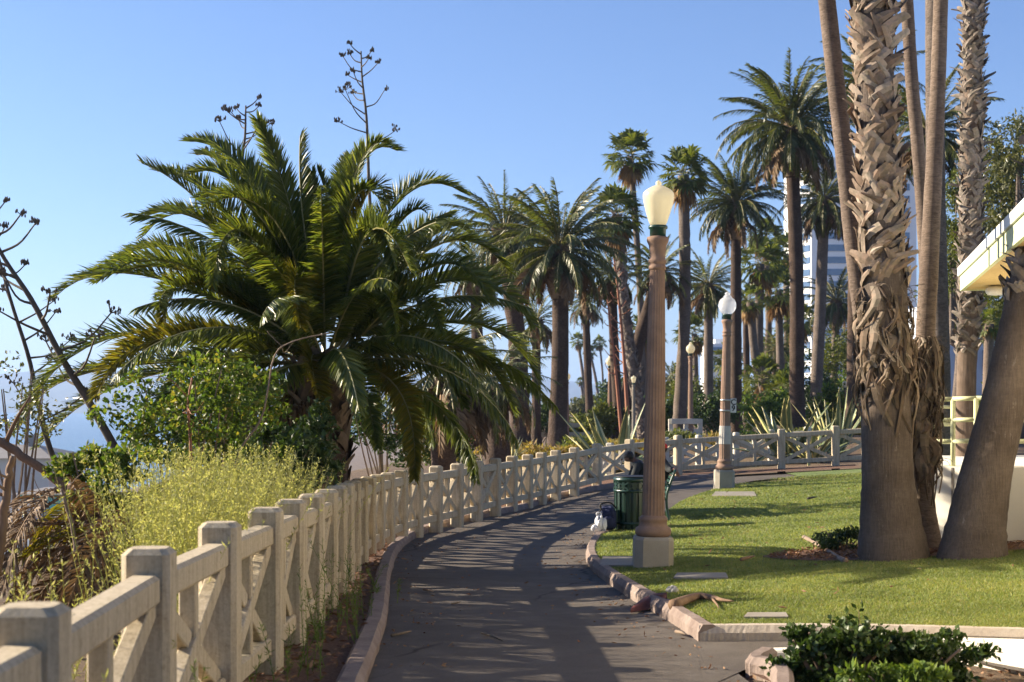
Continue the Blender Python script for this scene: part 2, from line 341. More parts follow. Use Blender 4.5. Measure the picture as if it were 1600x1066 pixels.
# ------------------------------------------------------------------ plants
def frond(mb, pts, roll, llen, n, w, vee=.3, droop=.35, mi=0, mr=1, rad=.02, fall=(1.05, .45), seed=0, two=True, bare=.08, side0=None, lift=0.):
    """feather leaf: tapering rachis along pts, n leaflets each side"""
    pts = np.asarray(pts, float); g = np.random.default_rng(seed)
    K = len(pts); seg = np.r_[0, np.cumsum(np.linalg.norm(np.diff(pts, axis=0), axis=1))]; L = seg[-1]
    mb.tube(pts, np.linspace(rad, rad*.25, K), 4, mr, cap=False)
    t = np.linspace(bare, .995, n)
    p = np.stack([np.interp(t*L, seg, pts[:, i]) for i in range(3)], 1)
    q = np.stack([np.interp(np.minimum(t+.02, 1.02)*L, seg, pts[:, i]) for i in range(3)], 1)
    q2 = np.stack([np.interp((t-.02)*L, seg, pts[:, i]) for i in range(3)], 1)
    T = q-q2; T /= np.linalg.norm(T, axis=1)[:, None]+1e-9
    Z = np.array((0, 0, 1.))
    S = np.cross(T, Z)
    ref = np.cross((pts[-1]-pts[0]), Z) if side0 is None else np.asarray(side0, float)
    if np.linalg.norm(ref) < 1e-3: ref = np.array((1., 0, 0))
    ref = ref/np.linalg.norm(ref)
    S = ref-T*(T@ref)[:, None]; S /= np.linalg.norm(S, axis=1)[:, None]+1e-9
    N = np.cross(S, T)
    ph = roll if np.ndim(roll) else np.full(n, roll)
    S, N = S*np.cos(ph)[:, None]+N*np.sin(ph)[:, None], N*np.cos(ph)[:, None]-S*np.sin(ph)[:, None]
    ln = llen*np.minimum(1, .25+(t-bare)/.22)*(1-.62*np.clip(t, 0, 1)**3)
    ang = fall[0]+(fall[1]-fall[0])*t
    for sg in (-1, 1):
        j = g.normal(0, .09, (n, 3)); l = ln*g.uniform(.85, 1.1, n)
        D = T*np.cos(ang)[:, None]+S*(sg*np.sin(ang))[:, None]+N*(vee+g.normal(0, .1, n))[:, None]+j
        D /= np.linalg.norm(D, axis=1)[:, None]
        W = np.cross(D, N); W /= np.linalg.norm(W, axis=1)[:, None]+1e-9
        # leaflets are folded: twist their blades at random
        tw = g.normal(0, .5, n); W = W*np.cos(tw)[:, None]+N*np.sin(tw)[:, None]
        D2 = D-Z*(droop+lift)*g.uniform(.6, 1.4, n)[:, None]; D2 /= np.linalg.norm(D2, axis=1)[:, None]
        m1 = p+D*(l*.5)[:, None]; tip = m1+D2*(l*.5)[:, None]
        hw = W*(w*.5)
        if two:
            V = np.stack([p-hw*.6, p+hw*.6, m1+hw, m1-hw, tip], 1).reshape(-1, 3)
            b = np.arange(n)*5
            mb.addn(V, np.stack([b, b+1, b+2, b+3], 1), mi); o = mb.n-len(V)
            F = (np.stack([b+3, b+2, b+4], 1)+o).tolist(); mb.f.extend(F); mb.m.extend([mi]*n)
        else:
            V = np.stack([p-hw*.7, p+hw*.7, m1+hw*.9, tip], 1).reshape(-1, 3)
            b = np.arange(n)*4
            mb.addn(V, np.stack([b, b+1, b+2, b+3], 1), mi)

def arc(base, az, el, L, bend, n=10, curl=0.):
    """points of a rachis that starts at elevation el and bends down by bend along its length"""
    p = np.array(base, float); out = [p.copy()]
    for i in range(n):
        t = (i+.5)/n; e = el-bend*t**1.35; a = az+curl*t
        p = p+L/n*np.array((math.cos(e)*math.cos(a), math.cos(e)*math.sin(a), math.sin(e))); out.append(p.copy())
    return np.array(out)

def trunk(mb, pts, rad, n=18, mi=0, seed=0, rough=.03, step=.25):
    g = np.random.default_rng(seed)
    p = spline(pts, max(8, int(np.linalg.norm(np.array(pts[-1])-np.array(pts[0]))/step)))
    k = len(p); r = np.interp(np.linspace(0, 1, k), np.linspace(0, 1, len(rad)), rad)
    r = r*(1+g.normal(0, rough, k))
    mb.tube(p, r, n, mi, cap=True)
    return p, r

def boots(mb, path, rad, size=.2, w=.12, per=12, seed=0, jag=1., mi=0, dens=1., tilt=.2):
    """old leaf bases: split, criss-crossing stubs that overlap up the trunk"""
    g = random.Random(seed); seg = np.r_[0, np.cumsum(np.linalg.norm(np.diff(path, axis=0), axis=1))]
    z = 0.; row = 0
    while z < seg[-1]:
        for i in range(per):
            if g.random() > dens: continue
            zz = z+g.uniform(-.3, .3)*size
            if zz < 0 or zz > seg[-1]: continue
            c = np.array([np.interp(zz, seg, path[:, k]) for k in range(3)]); r = float(np.interp(zz, seg, rad))
            a = (i+.5*(row % 2))*2*math.pi/per+g.uniform(-.2, .2)
            out = np.array((math.cos(a), math.sin(a), 0)); tan = np.array((-math.sin(a), math.cos(a), 0)); up = np.array((0, 0, 1.))
            sg = g.choice((-1, 1)); lean = sg*g.uniform(.3, 1.05); L = size*g.uniform(.8, 1.7); ww = w*g.uniform(.5, 1.25)
            fl = g.uniform(.01, .055)*jag*(2.2 if g.random() < .12 else 1); K = 5; V = []; twist = g.uniform(-.5, .5)
            tipw = g.choice((.2, .5, .8)); sag = g.uniform(0, .25)*L if g.random() < .2 else 0
            for j in range(K):
                t = j/(K-1); ang = a+math.sin(lean)*L*t/max(r, .05); zz_ = math.cos(lean)*L*t-sag*t*t
                o = np.array((math.cos(ang), math.sin(ang), 0)); tg = np.array((-math.sin(ang), math.cos(ang), 0))
                rr_ = r-.012+.03*min(1, t*3)+fl*t**2.2*1.6
                c_ = c+o*(rr_-0)+up*zz_; wv = (tg*math.cos(lean)-up*math.sin(lean)); wv = wv*math.cos(twist*t)+o*math.sin(twist*t)
                h_ = ww*.5*(1-(1-tipw)*t**1.5); th = .009*(1-.6*t)
                V += [c_-wv*h_-o*.008, c_+o*th, c_+wv*h_-o*.008, c_-o*.012]
            F = [(q*4+i_, q*4+(i_+1) % 4, q*4+4+(i_+1) % 4, q*4+4+i_) for q in range(K-1) for i_ in range(4)]+[((K-1)*4, (K-1)*4+1, (K-1)*4+2, (K-1)*4+3)]
            mb.add(V, F, mi)
        z += size*.62; row += 1

def phoenix_crown(C, Rm, n=52, seed=0, nl=44, top=1.45, low=-.55, llen=.15, wl=.03, bend=1.5, dead=6, flat=1.):
    """feather palm crown: returns (green builder, hanging dead builder)"""
    g = random.Random(seed); mb = MB(); db = MB()
    for i in range(n):
        u = (i+.5)/n
        e = top+(low-top)*u**.85+g.uniform(-.08, .08)
        az = i*GA+g.uniform(-.2, .2)
        L = Rm*(.78+.3*math.sin(math.pi*min(1, u*.9+.15)))*g.uniform(.9, 1.08)
        b = bend*(.55+.6*u)*g.uniform(.65, 1.25)
        base = np.array(C)+np.array((math.cos(az)*.1, math.sin(az)*.1, .12-.3*u))*Rm*.35
        pts = arc(base, az, e, L*flat, b, 9, g.uniform(-.25, .25))
        frond(mb, pts, g.uniform(-.7, .7), Rm*llen, nl, wl, .5, .2, 0, 1, .012*Rm, seed=seed*97+i, two=False, bare=.12, fall=(.9, .42),
              side0=(-math.sin(az), math.cos(az), 0))
    for i in range(dead):
        az = g.uniform(0, 6.28); pts = arc(np.array(C)-np.array((0, 0, .2*Rm)), az, g.uniform(-.5, -.1), Rm*g.uniform(.6, .95), 1.25, 9)
        frond(db, pts, g.uniform(-1, 1), Rm*.2, nl, wl, .2, .8, 0, 1, .012*Rm, seed=seed*31+i, two=False, side0=(-math.sin(az), math.cos(az), 0))
    return mb, db

def date_palm(px, py, Y, Rpx, tb, tr, label, seed, n=56, dead=6, low=-.45, nl=64, collar=True, top=1.45, bend=1.5, barkm='bark_dark', group='feather palms in the park', curve=0.):
    """crown centre px,py at depth Y, crown radius Rpx, trunk foot (px,py) tb, trunk radius px tr"""
    s = FX/Y; C = np.array(P(px, py, Y)); Rm = Rpx/s
    f = P(tb[0], tb[1], Y); gz = min(G(f[0], f[1]), f[2])
    root = thing('date_palm', label, 'palm', (f[0], f[1], gz), group)
    t = MB(); r = tr/s
    mid = (np.array(f)+C)/2+np.array((curve/s, 0, 0))
    trunk(t, [(f[0], f[1], gz-.1), (f[0], f[1], gz+(C[2]-gz)*.15), tuple(mid), tuple(C-np.array((0, 0, .1*Rm)))], [r*1.35, r*1.08, r, r*.95], 16, 0, seed)
    t.build('trunk', barkm, root, True)
    if collar:
        b = MB(); pth = np.array([C+np.array((0, 0, -Rm*k)) for k in np.linspace(.62, .0, 8)])
        rr = r*np.array([1.05, 1.4, 1.6, 1.65, 1.6, 1.5, 1.35, 1.1])
        b.tube(pth, rr, 14, 0); boots(b, pth, rr*.98, Rm*.085, Rm*.07, 13, seed, .9, 0)
        b.build('leaf_base_collar', 'bark_boot' if barkm != 'bark_dark' else 'husk', root)
    g, d = phoenix_crown(C, Rm, n, seed, nl, top, low, bend=bend, dead=dead, wl=max(.03, Rm*.016))
    g.build('crown', ['palm_far', 'rachis_far'], root)
    if dead: d.build('dead_frond_skirt', ['palm_dead', 'rachis_dead'], root)
    return root

def fan_leaf(mb, base, D, up, L, Rf, n=13, mi=0, mr=1, g=None, droop=.3):
    """palmate leaf on a petiole"""
    D = D/np.linalg.norm(D); side = np.cross(D, up); side /= np.linalg.norm(side)+1e-9; nn = np.cross(side, D)
    h = base+D*L
    mb.tube([base, (base+h)/2+nn*.02*L, h], [.016*L+.004, .012*L+.003, .008*L+.002], 3, mr, cap=False)
    a = np.linspace(-2.0, 2.0, n)
    dirs = D*np.cos(a)[:, None]+side*np.sin(a)[:, None]+nn*.15+nr.normal(0, .05, (n, 3))
    l = Rf*(.75+.25*np.cos(a*.7))*nr.uniform(.85, 1.1, n)
    m1 = h+dirs*(l*.55)[:, None]; tip = m1+(dirs*.8-np.array((0, 0, droop))*nr.uniform(.5, 1.6, n)[:, None])*(l*.5)[:, None]
    wv = (-D*np.sin(a)[:, None]+side*np.cos(a)[:, None])*(l*.55*2./n*1.25)[:, None]
    hv = np.repeat(h[None], n, 0)
    V = np.stack([hv, m1-wv, tip, m1+wv], 1).reshape(-1, 3); b = np.arange(n)*4
    mb.addn(V, np.stack([b, b+1, b+2, b+3], 1), mi)

def fan_crown(C, Rm, n=36, seed=0, nf=13, dead=14, low=-.9):
    g = random.Random(seed); mb = MB(); db = MB()
    for i in range(n):
        u = (i+.5)/n; e = 1.5+(low-1.5)*u**.9; az = i*GA+g.uniform(-.3, .3)
        D = np.array((math.cos(e)*math.cos(az), math.cos(e)*math.sin(az), math.sin(e)))
        up = np.array((-math.sin(e)*math.cos(az), -math.sin(e)*math.sin(az), math.cos(e)))+np.array([g.uniform(-.5, .5) for _ in range(3)])
        fan_leaf(mb, np.array(C)+D*.05*Rm, D, up, Rm*g.uniform(.42, .62), Rm*g.uniform(.42, .55), nf, 0, 1, g, .35+.3*u)
    for i in range(dead):
        az = g.uniform(0, 6.28); e = g.uniform(-1.45, -1.0)
        D = np.array((math.cos(e)*math.cos(az), math.cos(e)*math.sin(az), math.sin(e)))
        up = np.array((math.cos(az), math.sin(az), .3))
        fan_leaf(db, np.array(C)-np.array((0, 0, .1*Rm)), D, up, Rm*g.uniform(.35, .6), Rm*g.uniform(.4, .5), nf, 0, 1, g, .9)
    return mb, db

def fan_palm(px, py, Y, Rpx, tb, tr, label, seed, n=38, dead=14, bend=0., nf=13, boot=False, group='fan palms in the park', barkm='bark_grey', low=-.9):
    s = FX/Y; C = np.array(P(px, py, Y)); Rm = Rpx/s
    f = P(tb[0], tb[1], Y); gz = min(G(f[0], f[1]), f[2])
    root = thing('fan_palm', label, 'palm', (f[0], f[1], gz), group)
    t = MB(); r = tr/s
    mid = (np.array((f[0], f[1], gz))+C)/2+np.array((bend/s, 0, 0))
    p, rr = trunk(t, [(f[0], f[1], gz-.1), tuple(mid), tuple(C-np.array((0, 0, .05*Rm)))], [r*1.3, r*1.05, r, r*.95], 12, 0, seed)
    if boot: boots(t, p, rr*.95, .22, .16, 7, seed, 1., 1)
    t.build('trunk', [barkm, 'boot_grey'], root, not boot)
    g, d = fan_crown(C, Rm, n, seed, nf, dead, low)
    g.build('crown', ['fan_leaf', 'rachis_far'], root)
    if dead: d.build('dead_frond_skirt', ['fan_dead', 'rachis_dead'], root)
    return root

def leaves(mb, C, n, L, w, g=None, mi=0, droop=0., dirs=None):
    """n loose leaf blades at the points C: bent diamonds, random facing"""
    g = g or nr; n = len(C)
    D = g.normal(0, 1, (n, 3)) if dirs is None else dirs+g.normal(0, .45, (n, 3))
    D[:, 2] -= droop; D /= np.linalg.norm(D, axis=1)[:, None]+1e-9
    W = np.cross(D, g.normal(0, 1, (n, 3))); W /= np.linalg.norm(W, axis=1)[:, None]+1e-9
    N = np.cross(W, D); l = L*g.uniform(.6, 1.3, n)[:, None]; ww = w*g.uniform(.7, 1.2, n)[:, None]
    V = np.stack([C, C+D*l*.5+W*ww*.5-N*l*.05, C+D*l, C+D*l*.5-W*ww*.5-N*l*.05], 1).reshape(-1, 3); b = np.arange(n)*4
    mb.addn(V, np.stack([b, b+1, b+2, b+3], 1), mi)

def blob_points(n, c, r, g, shell=.55, clumps=0, cr=.3):
    """points in an ellipsoid, gathered in clumps so gaps show between them"""
    c = np.array(c); r = np.array(r)
    if clumps:
        k = g.normal(0, 1, (clumps, 3)); k /= np.linalg.norm(k, axis=1)[:, None]; k *= g.uniform(shell, 1, (clumps, 1))
        i = g.integers(0, clumps, n); q = g.normal(0, 1, (n, 3)); q /= np.linalg.norm(q, axis=1)[:, None]; q *= g.uniform(0, 1, (n, 1))**.5*cr
        return c+(k[i]+q)*r
    q = g.normal(0, 1, (n, 3)); q /= np.linalg.norm(q, axis=1)[:, None]; q *= g.uniform(shell**3, 1, (n, 1))**(1/3)
    return c+q*r

def bush(name, label, cat, px, py, Y, rx, rz, n, L, w, mat, seed, ry=None, clumps=26, cr=.33, group=None, droop=.1, base=None, stems=7, ground=True):
    """shrub: centre px,py at depth Y, half-width rx and half-height rz in pixels"""
    g = np.random.default_rng(seed); s = FX/Y; c = np.array(P(px, py, Y)); a, b = rx/s, rz/s; d = (ry or rx)/s
    gz = G(c[0], c[1]) if ground else c[2]-b
    gz = min(gz, c[2]-.3*b)
    root = thing(name, label, cat, (c[0], c[1], gz), group)
    mb = MB(); pts = blob_points(n, c, (a, d, b), g, .35, clumps, cr)
    pts[:, 2] = np.maximum(pts[:, 2], gz+.01)
    leaves(mb, pts, n, L, w, g, 0, droop)
    mb.build('foliage', mat, root)
    sm = MB()
    for i in range(stems):
        e = c+np.array((g.uniform(-.7, .7)*a, g.uniform(-.7, .7)*d, g.uniform(.1, .7)*b)); f = np.array((c[0]+g.uniform(-.25, .25)*a, c[1]+g.uniform(-.25, .25)*d, gz-.05))
        m_ = (e+f)/2+np.array((g.uniform(-.1, .1)*a, 0, .1*b)); q = spline([f, m_, e], 7)
        sm.tube(q, np.linspace(.02, .006, 7)*max(1, a*.8), 5)
    sm.build('stem', 'twig', root)
    return root

def agave_leaf_geo(mb, uv, base, az, el, L, w, bend, fold=.35, n=8, curl=0.):
    pts = arc(base, az, el, L, bend, n, curl)
    T = np.gradient(pts, axis=0); T /= np.linalg.norm(T, axis=1)[:, None]
    side = np.array((-math.sin(az), math.cos(az), 0)); N = np.cross(side, T)
    t = np.linspace(0, 1, n+1); hw = w*.5*np.minimum(1, .62+t*1.6)*np.maximum(.02, 1-t**2.6)
    V = []
    for i in range(n+1):
        for u in (-1, -.5, 0, .5, 1): V.append(pts[i]+side*hw[i]*u+N[i]*(abs(u)**1.5)*hw[i]*fold)
        V.append(pts[i]-N[i]*.02*(1-t[i]))
    F = []; U = []
    for i in range(n):
        a, b = i*6, i*6+6
        for k in range(4): F.append((a+k, a+k+1, b+k+1, b+k)); U += [(k/4, 0), ((k+1)/4, 0), ((k+1)/4, 1), (k/4, 1)]
        F.append((a+4, a+5, b+5, b+4)); U += [(1, 0), (.5, 0), (.5, 1), (1, 1)]
        F.append((a+5, a, b, b+5)); U += [(.5, 0), (0, 0), (0, 1), (.5, 1)]
    mb.add(V, F); uv.extend(U)

def agave(label, px, py, Y, L, n, seed, w=.2, el=(1.4, .15), bend=.5, mat='agave_leaf', flop=.2, group='agaves growing beyond the fence', sink=0.):
    g = random.Random(seed); s = FX/Y; c = np.array(P(px, py, Y)); L = L/s; w = w*L
    q = max(0., c[2]-G(c[0], c[1])); sink = q; L += .6*q; gz = c[2]-sink
    root = thing('agave', label, 'agave', (c[0], c[1], gz), group)
    for i in range(n):
        mb = MB(); uv = []
        u = (i+.5)/n; e = el[0]+(el[1]-el[0])*u; az = i*GA+g.uniform(-.25, .25)
        k = g.random() < flop
        agave_leaf_geo(mb, uv, c+np.array((math.cos(az), math.sin(az), 0))*.06*L+np.array((0, 0, -sink)), az, e, L*g.uniform(.75, 1.08), w*g.uniform(.8, 1.15), bend*g.uniform(.2, 1.)+(2.6 if k else 0), curl=g.uniform(-.15, .15), n=11 if k else 8)
        mb.uv = uv; mb.build('leaf', mat, root, True)
    return root

def agave_stalk(label, pts, r, n_br, seed, t0=.35, brl=.9, mat='stalk', buds=True, sides=None, cluster=7, group='agave flower stalks', bsz=.02, foot=None):
    """dead agave bloom: tall pole, side arms that turn up into clusters of seed heads"""
    g = random.Random(seed); f = pts[0] if foot is None else foot
    root = thing('agave_stalk', label, 'agave stalk', tuple(f), group)
    q = spline(pts, 24); mb = MB(); mb.tube(q, np.linspace(r, r*.3, 24), 8); mb.build('stem', mat, root, True)
    for i in range(n_br):
        u = t0+(1-t0)*(i+.3)/n_br; k = u*23; j = min(22, int(k)); b = q[j]+(q[j+1]-q[j])*(k-j)
        az = g.choice((0, math.pi))+g.uniform(-1.1, 1.1); L = brl*(1.15-.75*(i/n_br))*g.uniform(.8, 1.15)
        up = L*g.uniform(.4, .95)
        e1 = b+np.array((math.cos(az)*L*.55, math.sin(az)*L*.55, up*g.uniform(.2, .5))); e2 = b+np.array((math.cos(az)*L, math.sin(az)*L, up))
        c = spline([b, e1, e2], 8); m = MB(); m.tube(c, np.linspace(r*.34, r*.16, 8), 5)
        for k_ in range(cluster):
            d = Vector((g.gauss(0, .7)+math.cos(az)*.3, g.gauss(0, .7)+math.sin(az)*.3, g.uniform(.2, 1))).normalized()
            e = np.array(e2)+np.array(d)*L*g.uniform(.07, .22)
            m.tube([e2, e], [r*.12, r*.1], 4)
            for _ in range(3 if buds else 1):
                o = e+np.array([g.gauss(0, .018*max(.6, L)) for _ in range(3)])
                m.tube([o-np.array((0, 0, bsz)), o, o+np.array((0, 0, bsz*1.1))], [bsz*.3, bsz*.55, bsz*.2], 5)
        m.build('flower_branch', mat, root, False)
    return root

def sprigs(mb, roots, H, g, nl=26, ll=.05, lw=.012, lean=.25, mi=0, ms=0, rad=.004):
    """upright weeds: thin stems, set all along with small leaves"""
    for p in roots:
        h = H*g.uniform(.5, 1.15); d = np.array((g.normal(0, lean), g.normal(0, lean), 1.)); d /= np.linalg.norm(d)
        bend = np.array((g.normal(0, lean*.7), g.normal(0, lean*.7), 0))
        q = np.array([p+d*h*t+bend*h*t*t for t in np.linspace(0, 1, 6)])
        mb.tube(q, np.linspace(rad, rad*.35, 6), 3, ms, cap=False)
        t = g.uniform(.12, 1, nl); k = np.stack([np.interp(t*5, range(6), q[:, i]) for i in range(3)], 1)
        side = g.normal(0, 1, (nl, 3)); side[:, 2] = np.abs(side[:, 2])*.6+.6; side /= np.linalg.norm(side, axis=1)[:, None]
        leaves(mb, k, nl, ll, lw, g, mi, dirs=side*1.2)
# ================================================================== SETTING
SUN_EL, SUN_AHEAD = R(23), R(17)
w = bpy.data.worlds.new('World'); sc.world = w; w.use_nodes = True
nt = w.node_tree; bg = nt.nodes['Background']
sky = nt.nodes.new('ShaderNodeTexSky'); sky.sky_type = 'NISHITA'; sky.sun_disc = False
sky.sun_elevation = SUN_EL; sky.sun_rotation = R(287); sky.altitude = 30
sky.air_density = 1.0; sky.dust_density = .35; sky.ozone_density = 2.5
wb = mix(nt, sky.outputs[0], (.855, .95, 1.24), 1., 'MULTIPLY'); nt.links.new(wb, bg.inputs[0]); bg.inputs[1].default_value = .051
sd = Vector((-math.cos(SUN_EL)*math.cos(SUN_AHEAD), math.cos(SUN_EL)*math.sin(SUN_AHEAD), math.sin(SUN_EL)))
sl = bpy.data.lights.new('sun', 'SUN'); sl.energy = 5.0; sl.angle = R(.5); sl.color = (1, .86, .66)
so = bpy.data.objects.new('sun', sl); col.objects.link(so); so.rotation_euler = sd.to_track_quat('Z', 'Y').to_euler()
cam = bpy.data.cameras.new('camera'); co = bpy.data.objects.new('camera', cam); col.objects.link(co); sc.camera = co
co.location = (0, 0, EYE); co.rotation_euler = (R(90), 0, 0); cam.lens = 50; cam.sensor_width = 36; cam.shift_y = 99/1600
cam.clip_start = .1; cam.clip_end = 30000
cam.dof.use_dof = True; cam.dof.focus_distance = 16; cam.dof.aperture_fstop = 3.8
sc.view_settings.view_transform = 'Standard'; sc.view_settings.look = 'None'; sc.view_settings.exposure = 1.57; sc.view_settings.gamma = 1
sc.cycles.use_denoising = True; sc.cycles.max_bounces = 7; sc.cycles.transparent_max_bounces = 6; sc.cycles.volume_bounces = 0
try: sc.cycles.denoiser = 'OPENIMAGEDENOISE'
except Exception: pass

def axis(fine0, fine1, step, lo, hi, k=1.22):
    a = list(np.arange(fine0, fine1+1e-6, step)); s = step; x = a[-1]
    while x < hi: s *= k; x = min(hi, x+s); a.append(x)
    s = step; x = a[0]
    while x > lo: s *= k; x = max(lo, x-s); a.insert(0, x)
    return a
xs = axis(-9, 14, .35, -6000, 6000); ys = axis(-3, 48, .35, -60, 9000)
V = [(x, y, G(x, y)-.04) for y in ys for x in xs]; nx = len(xs)
mb = MB(); mb.add(V, [(j*nx+i, j*nx+i+1, (j+1)*nx+i+1, (j+1)*nx+i) for j in range(len(ys)-1) for i in range(nx-1)])
mb.build('ground', 'earth', None, True, 'structure')
mb = MB(); mb.add([(-9000, -60, -25.6), (2500, -60, -25.6), (2500, 9000, -25.6), (-9000, 9000, -25.6)], [(0, 1, 2, 3)])
mb.build('sea', 'sea', None, False, 'structure')
# coastal mountains across the bay
g = random.Random(3); mb = MB(); N = 90; rows = 8; V = []
for j in range(rows):
    for i in range(N):
        x = -6500+i*9000/(N-1); t = j/(rows-1)
        h = ip(x, [(-6500, 30), (-3400, 95), (-2200, 128), (-1500, 165), (-1250, 178), (-1000, 165), (-700, 150), (-200, 120), (300, 100), (2500, 90)])+26*math.sin(i*.9)*.4+g.uniform(-7, 7)
        V.append((x, 4600+j*260+80*math.sin(i*.7+j), -27+(h+27)*math.sin(t*math.pi*.5)**.8*(1+.05*math.sin(i*2.1+j*1.7))))
mb.add(V, [(j*N+i, j*N+i+1, (j+1)*N+i+1, (j+1)*N+i) for j in range(rows-1) for i in range(N-1)])
mb.build('hills', 'hill', None, False, 'structure')
# air
m = bpy.data.materials.new('haze_air'); m.use_nodes = True; nt = m.node_tree; nt.nodes.clear()
out = nt.nodes.new('ShaderNodeOutputMaterial'); pv = nt.nodes.new('ShaderNodeVolumePrincipled')
pv.inputs['Color'].default_value = (.42, .62, 1, 1); pv.inputs['Density'].default_value = 1.8e-4; pv.inputs['Anisotropy'].default_value = .2
nt.links.new(pv.outputs[0], out.inputs['Volume']); M['haze_air'] = m
mb = MB(); mb.box((-1500, 4450, 93), (16500, 9200, 246)); mb.build('haze', 'haze_air', None, False, 'stuff')

# ---- paving
def smooth_px(pts, n, off=0.): return [tuple(p) for p in spline([PG(x, y, off) for x, y in pts], n)]
LK = [(-.72, 1.5), (-.78, 4), (-.84, 7)]
left = [(x, y, G(x, y)) for x, y in LK]+[PG(*q) for q in [(601, 985), (607, 940), (613, 890), (626, 860), (652, 840), (700, 822), (760, 808), (820, 796), (862, 782), (905, 772), (950, 764), (1000, 757), (1060, 751), (1135, 746), (1230, 741), (1345, 735), (1560, 728)]]
right = [(3.2, 1.5, G(3.2, 1.5)), (2.1, 5.2, G(2.1, 5.2)), (1.55, 8.3, G(1.55, 8.3))]+[PG(*q) for q in [(1092, 1003), (1040, 968), (1000, 945), (950, 912), (922, 888), (916, 868), (926, 848), (950, 838), (1000, 826), (1040, 800), (1062, 784), (1105, 768), (1150, 757), (1200, 749), (1345, 741), (1560, 733)]]
LS, RS = spline(left, 90), spline(right, 90)
def strip(mb, A, B, m_=7, off=0., h=None):
    n = len(A); V = []
    for a, b in zip(A, B):
        for k in range(m_):
            t = k/(m_-1); x, y = a[0]+(b[0]-a[0])*t, a[1]+(b[1]-a[1])*t
            V.append((x, y, G(x, y)+off))
    mb.add(V, [(i*m_+k, i*m_+k+1, (i+1)*m_+k+1, (i+1)*m_+k) for i in range(n-1) for k in range(m_-1)])
def match(A, B, n):
    """resample both edges by depth order so cross lines stay level"""
    return A, B
mb = MB(); strip(mb, LS, RS, 9); mb.build('path', 'asphalt', None, True, 'structure')
# branch of the path to the right, between lawn kerb and planter
B0 = [PG(1090, 1003), PG(1240, 1000), (2.9, 10.02, 0), (3.6, 9.98, 0), (6, 9.95, 0)]; B1 = [PG(1100, 1075), PG(1225, 1030), (2.86, 9.78, 0), (3.42, 8.95, 0), (5.2, 7.6, 0)]
mb = MB(); strip(mb, spline(B0, 30), spline(B1, 30), 4, .004); mb.build('side_path', 'asphalt', None, True, 'structure')

def ribbon(mb, line, w, z0, z1, seed=0, rough=.0, bevel=.02, side=1, mi=0):
    """kerb: solid strip along a line (inner edge), width w to the given side"""
    p = np.array(line, float); T = np.gradient(p[:, :2], axis=0); T /= np.linalg.norm(T, axis=1)[:, None]+1e-9
    Nn = np.stack([T[:, 1], -T[:, 0]], 1)*side; g = np.random.default_rng(seed); k = len(p)
    V = []
    for i in range(k):
        gz = G(p[i][0], p[i][1]); j = g.normal(0, rough, 6)
        a = p[i][:2]; n_ = Nn[i]
        for o, z in ((0+j[0], z0), (0+j[1], z1*.55), (bevel+j[2]*.6, z1+j[3]*.5), (w-bevel, z1+j[4]*.3), (w, z1-bevel), (w, z0)):
            V.append((a[0]+n_[0]*o, a[1]+n_[1]*o, gz+z))
    F = [(i*6+q, i*6+(q+1) % 6, (i+1)*6+(q+1) % 6, (i+1)*6+q) for i in range(k-1) for q in range(6)]
    F += [tuple(range(6)), tuple((k-1)*6+q for q in range(5, -1, -1))]
    mb.add(V, F, mi)
mb = MB(); ribbon(mb, spline(left[:-3], 200), .16, -.1, .11, 4, .006, .03, -1); mb.build('path_kerb', 'kerb_pink', None, False, 'structure')
lk = [PG(*q) for q in [(1092, 1003), (1040, 968), (1000, 945), (950, 912), (922, 888), (916, 868), (926, 848), (946, 839)]]
mb = MB(); ribbon(mb, spline(lk, 170), .14, -.1, .125, 5, .004, .03, 1); mb.build('lawn_kerb', 'kerb_pink', None, False, 'structure')
ka, kb = PG(1092, 1003), PG(1600, 1010)
KP = [tuple(np.array(ka)+(np.array(kb)-np.array(ka))*t+np.array((0, .06*math.sin(math.pi*min(1, t)), 0))) for t in (0, .12, .3, .6, 1., 1.6, 2.2)]
mb = MB(); ribbon(mb, spline(KP, 90), .16, -.1, .115, 6, .0018, .04, -1); mb.build('front_kerb', 'kerb_pale', None, False, 'structure')
# soil strip between path kerb and fence
FP = [(-1.40, 1.2), (-1.42, 2.7), (-1.44, 4.26), (-1.53, 6.0), (-1.54, 7.5), (-1.54, 8.9), (-1.57, 10.1), (-1.58, 11.2), (-1.62, 12.4), (-1.68, 13.6), (-1.74, 14.8), (-1.8, 16.0), (-1.84, 17.2), (-1.86, 18.4), (-1.85, 19.5), (-1.79, 20.5), (-1.69, 21.6), (-1.52, 22.6), (-1.26, 23.6), (-.95, 24.6), (-.64, 25.8), (-.32, 27.0), (0, 28.2), (.32, 29.1), (.62, 30.0), (.95, 30.9), (1.4, 32.0), (2.02, 33.9), (2.95, 35.7), (4.28, 36.7), (5.62, 36.9), (6.97, 36.8), (8.35, 36.7), (9.75, 36.6), (11.1, 36.5)]
fl = spline(FP, 160)
def bed_strip(name, A, B, off, mat):
    mb = MB(); strip(mb, A, B, 5, off); return mb.build(name, mat, None, True, 'structure')
A = spline(left[:-1], 160); T = np.gradient(A[:, :2], axis=0); T /= np.linalg.norm(T, axis=1)[:, None]
Ain = A.copy(); Ain[:, 0] -= T[:, 1]*.14; Ain[:, 1] += T[:, 0]*.14
Aout = A.copy(); Aout[:, 0] -= T[:, 1]*1.6; Aout[:, 1] += T[:, 0]*1.6
bed_strip('soil_strip', Ain, Aout, .07, 'mulch')
